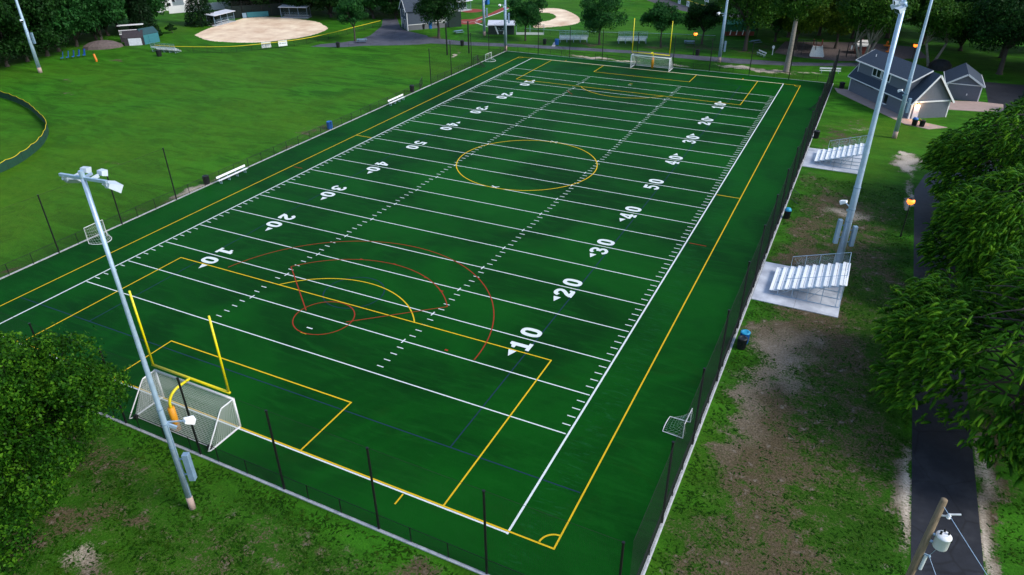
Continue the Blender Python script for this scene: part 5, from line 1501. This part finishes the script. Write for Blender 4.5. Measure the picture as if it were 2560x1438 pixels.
def crown_points(rng, H0, H1, R, nl, nleaf, shape='round', solid=.35, rs=1.0, rag=.82):
    """leaf positions on many clumps filling an uneven crown"""
    cen = []; rad = []
    hc = (H0 + H1) / 2; hh = (H1 - H0) / 2
    while len(cen) < nl:
        p = rng.uniform(-1, 1, 3); q = np.linalg.norm(p)
        if q > 1 or q < .35: continue
        z = p[2]; k = 1.0
        if shape == 'vase': k = .55 + .45 * (z + 1) / 2 * 1.2
        if shape == 'dome': k = 1.0 - .25 * max(z, 0)
        cen.append((p[0] * R * rag * k, p[1] * R * rag * k, hc + z * hh * .84)); rad.append(rng.uniform(.20, .36) * R * rs)
    cen = np.array(cen); rad = np.array(rad)
    wgt = rad ** 2; idx_ = rng.choice(nl, nleaf, p=wgt / wgt.sum())
    d_ = rng.normal(0, 1, (nleaf, 3)); d_[:, 2] += .35; d_ /= np.linalg.norm(d_, axis=1, keepdims=True)
    rr = rad[idx_] * np.where(rng.random(nleaf) < solid, rng.uniform(.3, .9, nleaf), rng.uniform(.82, 1.12, nleaf))
    P = cen[idx_] + d_ * rr[:, None] * np.array([1, 1, .72])
    # ragged sprays sticking out of the outline
    ns = nl * 3
    for k in range(ns):
        i = rng.integers(nl); dd = rng.normal(0, 1, 3); dd[2] = abs(dd[2]) * .6 + .1; dd /= np.linalg.norm(dd)
        m = 14; tpar = rng.uniform(.8, 1.45, m)[:, None]
        q = cen[i] + dd * rad[i] * tpar * np.array([1, 1, .8]) + rng.normal(0, .06 * R * .4, (m, 3))
        P = np.vstack([P, q]); d_ = np.vstack([d_, np.repeat(dd[None], m, 0)])
    return P, d_, cen, rad


def trunk_mesh(rng, H0, R, cen, r0, nlimb=7, multi=1, hfork=None):
    mb = MB(); hf = hfork or H0 * .95
    for m_ in range(multi):
        an = 2 * PI * m_ / multi + .5; b = Vector((.35 * math.cos(an), .35 * math.sin(an), 0)) if multi > 1 else Vector((0, 0, 0))
        tp = b + Vector((rng.uniform(-.2, .2) + (1.6 * math.cos(an) if multi > 1 else 0), rng.uniform(-.2, .2) + (1.6 * math.sin(an) if multi > 1 else 0), hf))
        mid = (b + tp) / 2 + Vector((rng.uniform(-.12, .12), rng.uniform(-.12, .12), 0))
        mb.tube([b + Vector((0, 0, -.1)), b + Vector((0, 0, .25)), mid, tp], [r0 * 1.5, r0 * 1.08, r0 * .85, r0 * .68], 9)
        ids = rng.choice(len(cen), min(nlimb, len(cen)), replace=False)
        for i in ids:
            c_ = Vector(cen[i]); k = tp + (c_ - tp) * .45 + Vector((0, 0, .10 * R + rng.uniform(-.2, .2)))
            mb.tube([tp - Vector((0, 0, .15)), k, c_], [r0 * .5, r0 * .3, r0 * .1], 6)
            for j in range(2):
                e = c_ + Vector(rng.normal(0, .12 * R, 3)); mb.tube([k, (k + e) / 2 + Vector((0, 0, .1)), e], [r0 * .2, r0 * .13, r0 * .05], 5)
    return mb


def broadleaf(label, loc, H, R, seed, leaf='leaf_green', H0=None, nl=26, nleaf=9000, size=.42, r0=.22, bark='bark', shape='round', multi=1, group=None, name="tree"):
    rng = np.random.default_rng(seed)
    t = thing(name, label, "tree", loc, 0, group)
    H0 = H * .25 if H0 is None else H0
    P, N, cen, rad = crown_points(rng, H0, H, R, nl, nleaf, shape)
    v, f = leaf_quads(P, N, size, rng)
    npmesh("crown", v, f, M[leaf], t)
    trunk_mesh(rng, H0, R, cen, r0, multi=multi, hfork=H0 * (1.05 if multi == 1 else .6) + (0.4 if multi == 1 else 1.0)).build("trunk", M[bark], t, True)
    return t


def conifer(label, loc, H, R, seed, n=7200, rz=0.0):
    """wide rounded conifer thickly set with arching, feathery finger sprays"""
    rng = np.random.default_rng(seed)
    t = thing("conifer", label, "tree", loc, rz, "big conifers beside the asphalt path")
    V = []; Fc = []; T = []; k0 = 0
    nl = 46; lc = rng.normal(0, 1, (nl, 3)); lc[:, 2] = np.abs(lc[:, 2]) * .9 - .25; lc /= np.linalg.norm(lc, axis=1, keepdims=True)
    lr = rng.uniform(.26, .46, nl); lh = rng.uniform(-.02, .13, nl)
    m = 6; ang = np.arange(5) * 2 * PI / 5; tt = np.linspace(0, 1, m)[:, None]
    for j in range(n):
        i = rng.integers(nl); dd = lc[i] + rng.normal(0, lr[i] * .5, 3); dd /= np.linalg.norm(dd)
        if dd[2] < -.6: dd[2] = -.6
        bump = 1 + 1.5 * lh[i] * max(0, 1 - np.linalg.norm(dd - lc[i]) / lr[i]) - .16 * (np.linalg.norm(dd - lc[i]) > lr[i] * .8)
        sh = rng.uniform(.86, 1.0) if rng.random() < .66 else rng.uniform(.5, .82)
        hz = np.hypot(dd[0], dd[1])
        base = np.array([dd[0] * R * bump * sh * .93, dd[1] * R * bump * sh * .93, H * .33 + dd[2] * (H * .62 if dd[2] > 0 else H * .5) * bump * sh * .93])
        out = np.array([dd[0], dd[1], 0]) / (hz + 1e-6)
        d0 = out * rng.uniform(.6, 1.1) + np.array([0, 0, rng.uniform(.25, .9)]) + rng.normal(0, .38, 3); d0 /= np.linalg.norm(d0)
        ln = rng.uniform(.42, .9)
        pth = base + d0 * ln * tt + np.array([0, 0, -1.]) * (ln * rng.uniform(.45, .95)) * tt ** 2.1
        w0 = rng.uniform(.09, .15)
        rr = w0 * .8 * np.array([.4, .75, .95, .95, .75, .3])
        tang = np.gradient(pth, axis=0); tang /= np.linalg.norm(tang, axis=1, keepdims=True)
        A = np.cross(tang, [0, 0, 1.]); A /= np.linalg.norm(A, axis=1, keepdims=True) + 1e-9; B = np.cross(A, tang)
        V.append((pth[:, None, :] + (A[:, None, :] * np.cos(ang)[None, :, None] + B[:, None, :] * np.sin(ang)[None, :, None]) * rr[:, None, None]).reshape(-1, 3))
        fresh = rng.uniform(.15, 1) * (.45 + .55 * sh)
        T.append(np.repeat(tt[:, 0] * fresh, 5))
        Fc += [(k0 + a * 5 + k, k0 + a * 5 + (k + 1) % 5, k0 + (a + 1) * 5 + (k + 1) % 5, k0 + (a + 1) * 5 + k) for a in range(m - 1) for k in range(5)]; k0 += m * 5
        nn = 22; ti = rng.uniform(.04, 1, nn); ii = np.minimum((ti * (m - 1)).astype(int), m - 2); f_ = (ti * (m - 1) - ii)[:, None]
        pp = pth[ii] * (1 - f_) + pth[ii + 1] * f_; aa = rng.uniform(0, 2 * PI, nn)
        dirn = A[ii] * np.cos(aa)[:, None] + B[ii] * np.sin(aa)[:, None]
        tip = pp + dirn * (w0 * rng.uniform(1.2, 1.9, nn))[:, None] + tang[ii] * w0 * 1.1
        sd = np.cross(dirn, tang[ii]) * .016
        V.append(np.stack([pp - sd, pp + sd, tip + sd * .4, tip - sd * .4], 1).reshape(-1, 3))
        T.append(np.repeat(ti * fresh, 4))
        Fc += [(k0 + 4 * a, k0 + 4 * a + 1, k0 + 4 * a + 2, k0 + 4 * a + 3) for a in range(nn)]; k0 += nn * 4
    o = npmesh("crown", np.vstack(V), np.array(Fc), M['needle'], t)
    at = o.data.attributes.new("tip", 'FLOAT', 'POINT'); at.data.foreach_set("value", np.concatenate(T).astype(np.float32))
    br = MB(); br.tube([(0, 0, -.1), (0, 0, .4), (0, 0, H * .5), (0, 0, H * .9)], [.55, .42, .26, .04], 10)
    for k in range(60):
        an = k * 2.4; z = H * (.12 + .75 * k / 60); L = R * .62 * math.sqrt(max(.05, 1 - (abs(z / H - .33) / .62) ** 2)); p = lambda u: (math.cos(an) * L * u, math.sin(an) * L * u, z + .8 * u - 1.2 * u * u)
        br.tube([p(0), p(.4), p(.75), p(1)], [.10, .07, .045, .02], 5, False)
    br.build("trunk", M['bark'], t)
    return t


def spruce(label, loc, H, R, seed, n=9000, group=None):
    rng = np.random.default_rng(seed)
    t = thing("spruce", label, "tree", loc, 0, group)
    z = rng.uniform(.06, 1, n) ** 1.15; tier = np.floor(z * 17) / 17; an = np.round(rng.uniform(0, 2 * PI, n) / .42) * .42 + tier * 9 + rng.normal(0, .10, n)
    rr = R * (1 - z) ** .85 * rng.uniform(.15, 1.05, n) ** .5
    P = np.stack([rr * np.cos(an), rr * np.sin(an), H * z - rr * .38 + rng.normal(0, .06, n)], 1)
    N = np.stack([np.cos(an) * .5, np.sin(an) * .5, np.ones(n)], 1)
    v, f = leaf_quads(P, N, .55, rng, .45, .4)
    npmesh("crown", v, f, M['spruce'], t)
    MB().tube([(0, 0, -.1), (0, 0, H * .5), (0, 0, H * .96)], [.32, .2, .03], 8).build("trunk", M['bark'], t)
    return t


# foreground maple, lower left
mp_ = thing("maple_tree", "leafy bright green maple in the near left corner below the turf corner", "tree", (20.2, -9.6, 0))
rng = np.random.default_rng(11)
P, N, cen, rad = crown_points(rng, .3, 9.9, 8.0, 90, 44000, 'dome', .2, .6, .90)
# five-lobed leaf sprays: three small diamonds per position
Q = np.vstack([P + rng.normal(0, .10, P.shape) for _ in range(2)]); NN = np.vstack([N, N])
v, f = leaf_quads(Q, NN, .20, rng, .65, .6)
npmesh("crown", v, f, M['leaf_maple'], mp_)
trunk_mesh(rng, 2.2, 7.0, cen, .30, 14).build("trunk", M['bark'], mp_, True)
m2 = broadleaf("low leafy sapling at the bottom left corner beside bare stony ground", (25.2, -15.4, 0), 5.8, 3.6, 15, 'leaf_maple', .3, 24, 11000, .20, .12)

# big conifers on the right
conifer("big finger leaved conifer nearest the utility pole", (75.9, 23.4, 0), 13.2, 9.6, 1)
conifer("big finger leaved conifer between its two neighbours along the path", (77.6, 43.0, 0), 12.5, 8.4, 2)
conifer("big finger leaved conifer in front of the garage apron, farthest up the path", (78.4, 61.5, 0), 13.2, 8.8, 3)
conifer("big finger leaved conifer mostly hidden behind the others at the right edge", (84.0, 71.0, 0), 14.0, 8.6, 4, 4200)

# single trees on the far side
broadleaf("single trimmed tree beside the grey yard road by the softball fence", (-43.6, 108.8, 0), 9.2, 4.0, 21, 'leaf_green', 2.6, 26, 8000, .36, .20)
broadleaf("dark round tree in front of the slate blue storage barn", (-27.8, 119.1, 0), 12.5, 6.0, 22, 'leaf_dark', 3.4, 36, 14000, .38, .32)
broadleaf("rounded tree to the right of the dugout with the white letter", (-8.6, 124.7, 0), 9.8, 4.8, 23, 'leaf_green', 2.6, 28, 10000, .36, .2)
broadleaf("rounded tree standing between the two small bleachers", (7.9, 127.4, 0), 10.5, 5.6, 24, 'leaf_green', 2.8, 32, 12000, .36, .24)
broadleaf("smaller round tree seen between the uprights of the far goalpost", (20.6, 130.8, 0), 9.4, 4.6, 25, 'leaf_green', 2.8, 28, 10000, .36, .2)
broadleaf("low dark tree directly behind the lit lamp right of the goalpost", (28.0, 137.0, 0), 8.4, 5.0, 26, 'leaf_dark', 2.2, 26, 9000, .4, .24)
broadleaf("broad oak spreading over the light pole right of the far goal", (37.7, 134.1, 0), 15.0, 8.4, 27, 'leaf_oak', 4.4, 52, 18000, .46, .42)
broadleaf("tall ivy trunked tree by the far right corner of the turf", (48.0, 118.9, 0), 17.5, 5.2, 28, 'leaf_oak', 9.5, 36, 11000, .46, .5, 'bark_pale')
broadleaf("many stemmed pale barked tree behind the left end of the grey house", (60.2, 132.0, 0), 15.0, 7.6, 29, 'leaf_oak', 5.0, 46, 15000, .46, .30, 'bark_pale', 'vase', 4)
broadleaf("pale leaning tree on the grass between the house roof and the garage", (72.2, 134.5, 0), 13.5, 6.5, 30, 'leaf_oak', 5.5, 36, 11000, .46, .28, 'bark_pale', 'vase', 2)
broadleaf("big dark spreading tree above the car park behind the garage", (83.5, 133, 0), 14.5, 9.0, 31, 'leaf_dark', 4.0, 56, 20000, .46, .45)
spruce("drooping dark spruce beside the left softball dugout", (-91.5, 109.5, 0), 14, 4.6, 41)
spruce("small bright evergreen behind the board fence by the orange roof", (-101, 133, 0), 9, 3.6, 42, 5000)
spruce("tall dark columnar evergreen behind the teal shed", (-92.6, 93.5, 0), 15, 4.0, 43, 8000)
broadleaf("small dark bush alone on the grass behind the teal shed", (-89.6, 98.6, 0), 2.4, 1.3, 44, 'leaf_dark', .2, 8, 1400, .28, .06, name="bush")
broadleaf("low dark hedge bush beside the teal shed", (-87.5, 92.5, 0), 1.8, 1.6, 45, 'leaf_dark', .1, 8, 1400, .28, .06, name="bush")
broadleaf("pale grey green shrub at the car park corner by the garage apron", (84.6, 106.8, 0), 4.4, 1.9, 46, 'leaf_shrub', .4, 12, 3500, .22, .08, name="shrub")

# woods: a few tree shapes, many individuals
kinds = [broadleaf("tree in the wood", (0, 0, 0), 16, 6.8, 60, 'leaf_green', 1.0, 50, 13000, .56, .35, group="w"), broadleaf("tree in the wood", (0, 0, 0), 18, 7.4, 61, 'leaf_oak', 3.0, 50, 12000, .56, .4, group="w"),
         broadleaf("tree in the wood", (0, 0, 0), 15, 6.6, 62, 'leaf_dark', .6, 48, 13000, .56, .35, group="w"), broadleaf("tree in the wood", (0, 0, 0), 13, 6.0, 63, 'leaf_yellow', 2.6, 38, 10000, .5, .3, group="w")]
used = [False] * 4


def wood(spots, label, group, seed, lo=.85, hi=1.2):
    rng = np.random.default_rng(seed)
    for (x, y, k) in spots:
        s_ = float(rng.uniform(lo, hi)); rz = float(rng.uniform(0, 6.28))
        if not used[k]:
            o = kinds[k]; used[k] = True; o.location = (x, y, 0); o.rotation_euler = (0, 0, rz); o.scale = (s_,) * 3; o['label'] = label; o['group'] = group
        else: dup(kinds[k], (x, y, 0), rz, label, s_, group)


wood([(-91, 46, 2), (-94, 56, 1), (-93, 65, 2), (-96, 74, 0), (-94.5, 83.5, 0), (-99, 50, 0), (-103, 60, 2), (-104, 70, 1), (-105, 80, 2), (-101, 90, 0), (-98, 38, 2), (-106, 42, 0), (-112, 52, 1), (-113, 64, 2), (-114, 76, 0), (-112, 88, 2), (-108, 98, 2), (-120, 96, 0), (-122, 106, 2), (-124, 84, 1), (-90, 51, 0), (-92.5, 60.5, 2), (-94, 70, 2), (-97, 79, 0), (-100, 86, 2), (-98, 97, 0), (-104, 104, 2), (-90, 41, 2), (-88, 34, 0)],
     "large tree in the dark wood along the left edge of the lawn", "trees of the dark wood at the left", 1)
wood([(-95, 126, 2), (-90, 131, 0), (-84, 132, 2), (-78, 134, 2), (-71, 134, 0), (-65, 135, 2), (-59, 137, 0), (-54, 141, 3), (-96, 138, 0), (-86, 142, 2), (-76, 144, 0), (-66, 146, 3), (-57, 150, 2), (-49, 148, 0), (-93, 152, 2), (-70, 158, 0), (-52, 160, 2), (-104, 150, 2), (-81, 129.5, 0), (-87.5, 127.5, 2), (-74.5, 130.5, 2), (-68, 131, 2), (-62, 132, 2), (-56.5, 134, 0), (-51, 136, 2), (-47, 141, 0)],
     "tree in the dark belt behind the softball infield and dugouts", "trees of the belt behind the softball field", 2, .75, 1.1)
wood([(36, 158, 0), (44, 152, 2), (50, 157, 1), (57, 156, 3), (64, 160, 1), (71, 156, 1), (78, 152, 2), (85, 148, 1), (93, 142, 2), (99, 134, 1), (40, 168, 2), (52, 170, 2), (66, 172, 2), (80, 166, 2), (94, 158, 2), (106, 146, 2), (104, 122, 2), (34, 182, 2), (26, 192, 0), (40, 190, 1), (110, 132, 0), (54, 186, 2), (72, 186, 0), (90, 178, 2)],
     "tree in the tall dark wood behind the playground and the grey house", "trees of the wood behind the playground", 3, .9, 1.2)
wood([(47, 139.5, 3), (54.5, 144, 3), (42, 146, 0)], "yellowish green tree leaning over the playground slide and swings", "trees over the playground", 4, .8, 1.0)
wood([(-4, 206, 2), (8, 204, 0), (20, 200, 2), (-24, 214, 0)], "tree beyond the outfield fence with the banners", "trees beyond the bannered fence", 5, .9, 1.1)

for lab, x, y, sc_, rz in (("flat brown stone slab under the low sapling at the bottom left", 31.3, -15.6, (1.0, .7, .35), .5), ("smaller grey stone beside the brown slab at the bottom left", 32.4, -16.2, (.6, .4, .3), 1.2)):
    mb = MB(); rg_ = random.Random(int(x * 10))
    mb.lathe([(.95, -.1), (1.0, .25), (.85, .6), (.45, .72)], 9)
    mb.v = [(a * rg_.uniform(.82, 1.15), b * rg_.uniform(.82, 1.15), c * rg_.uniform(.8, 1.15)) for a, b, c in mb.v]
    o = mb.build("stone", M['rock'], bevel=.05); o.location = (x, y, 0); o.scale = sc_; o.rotation_euler = (0, 0, rz); tag(o, lab, "stone")
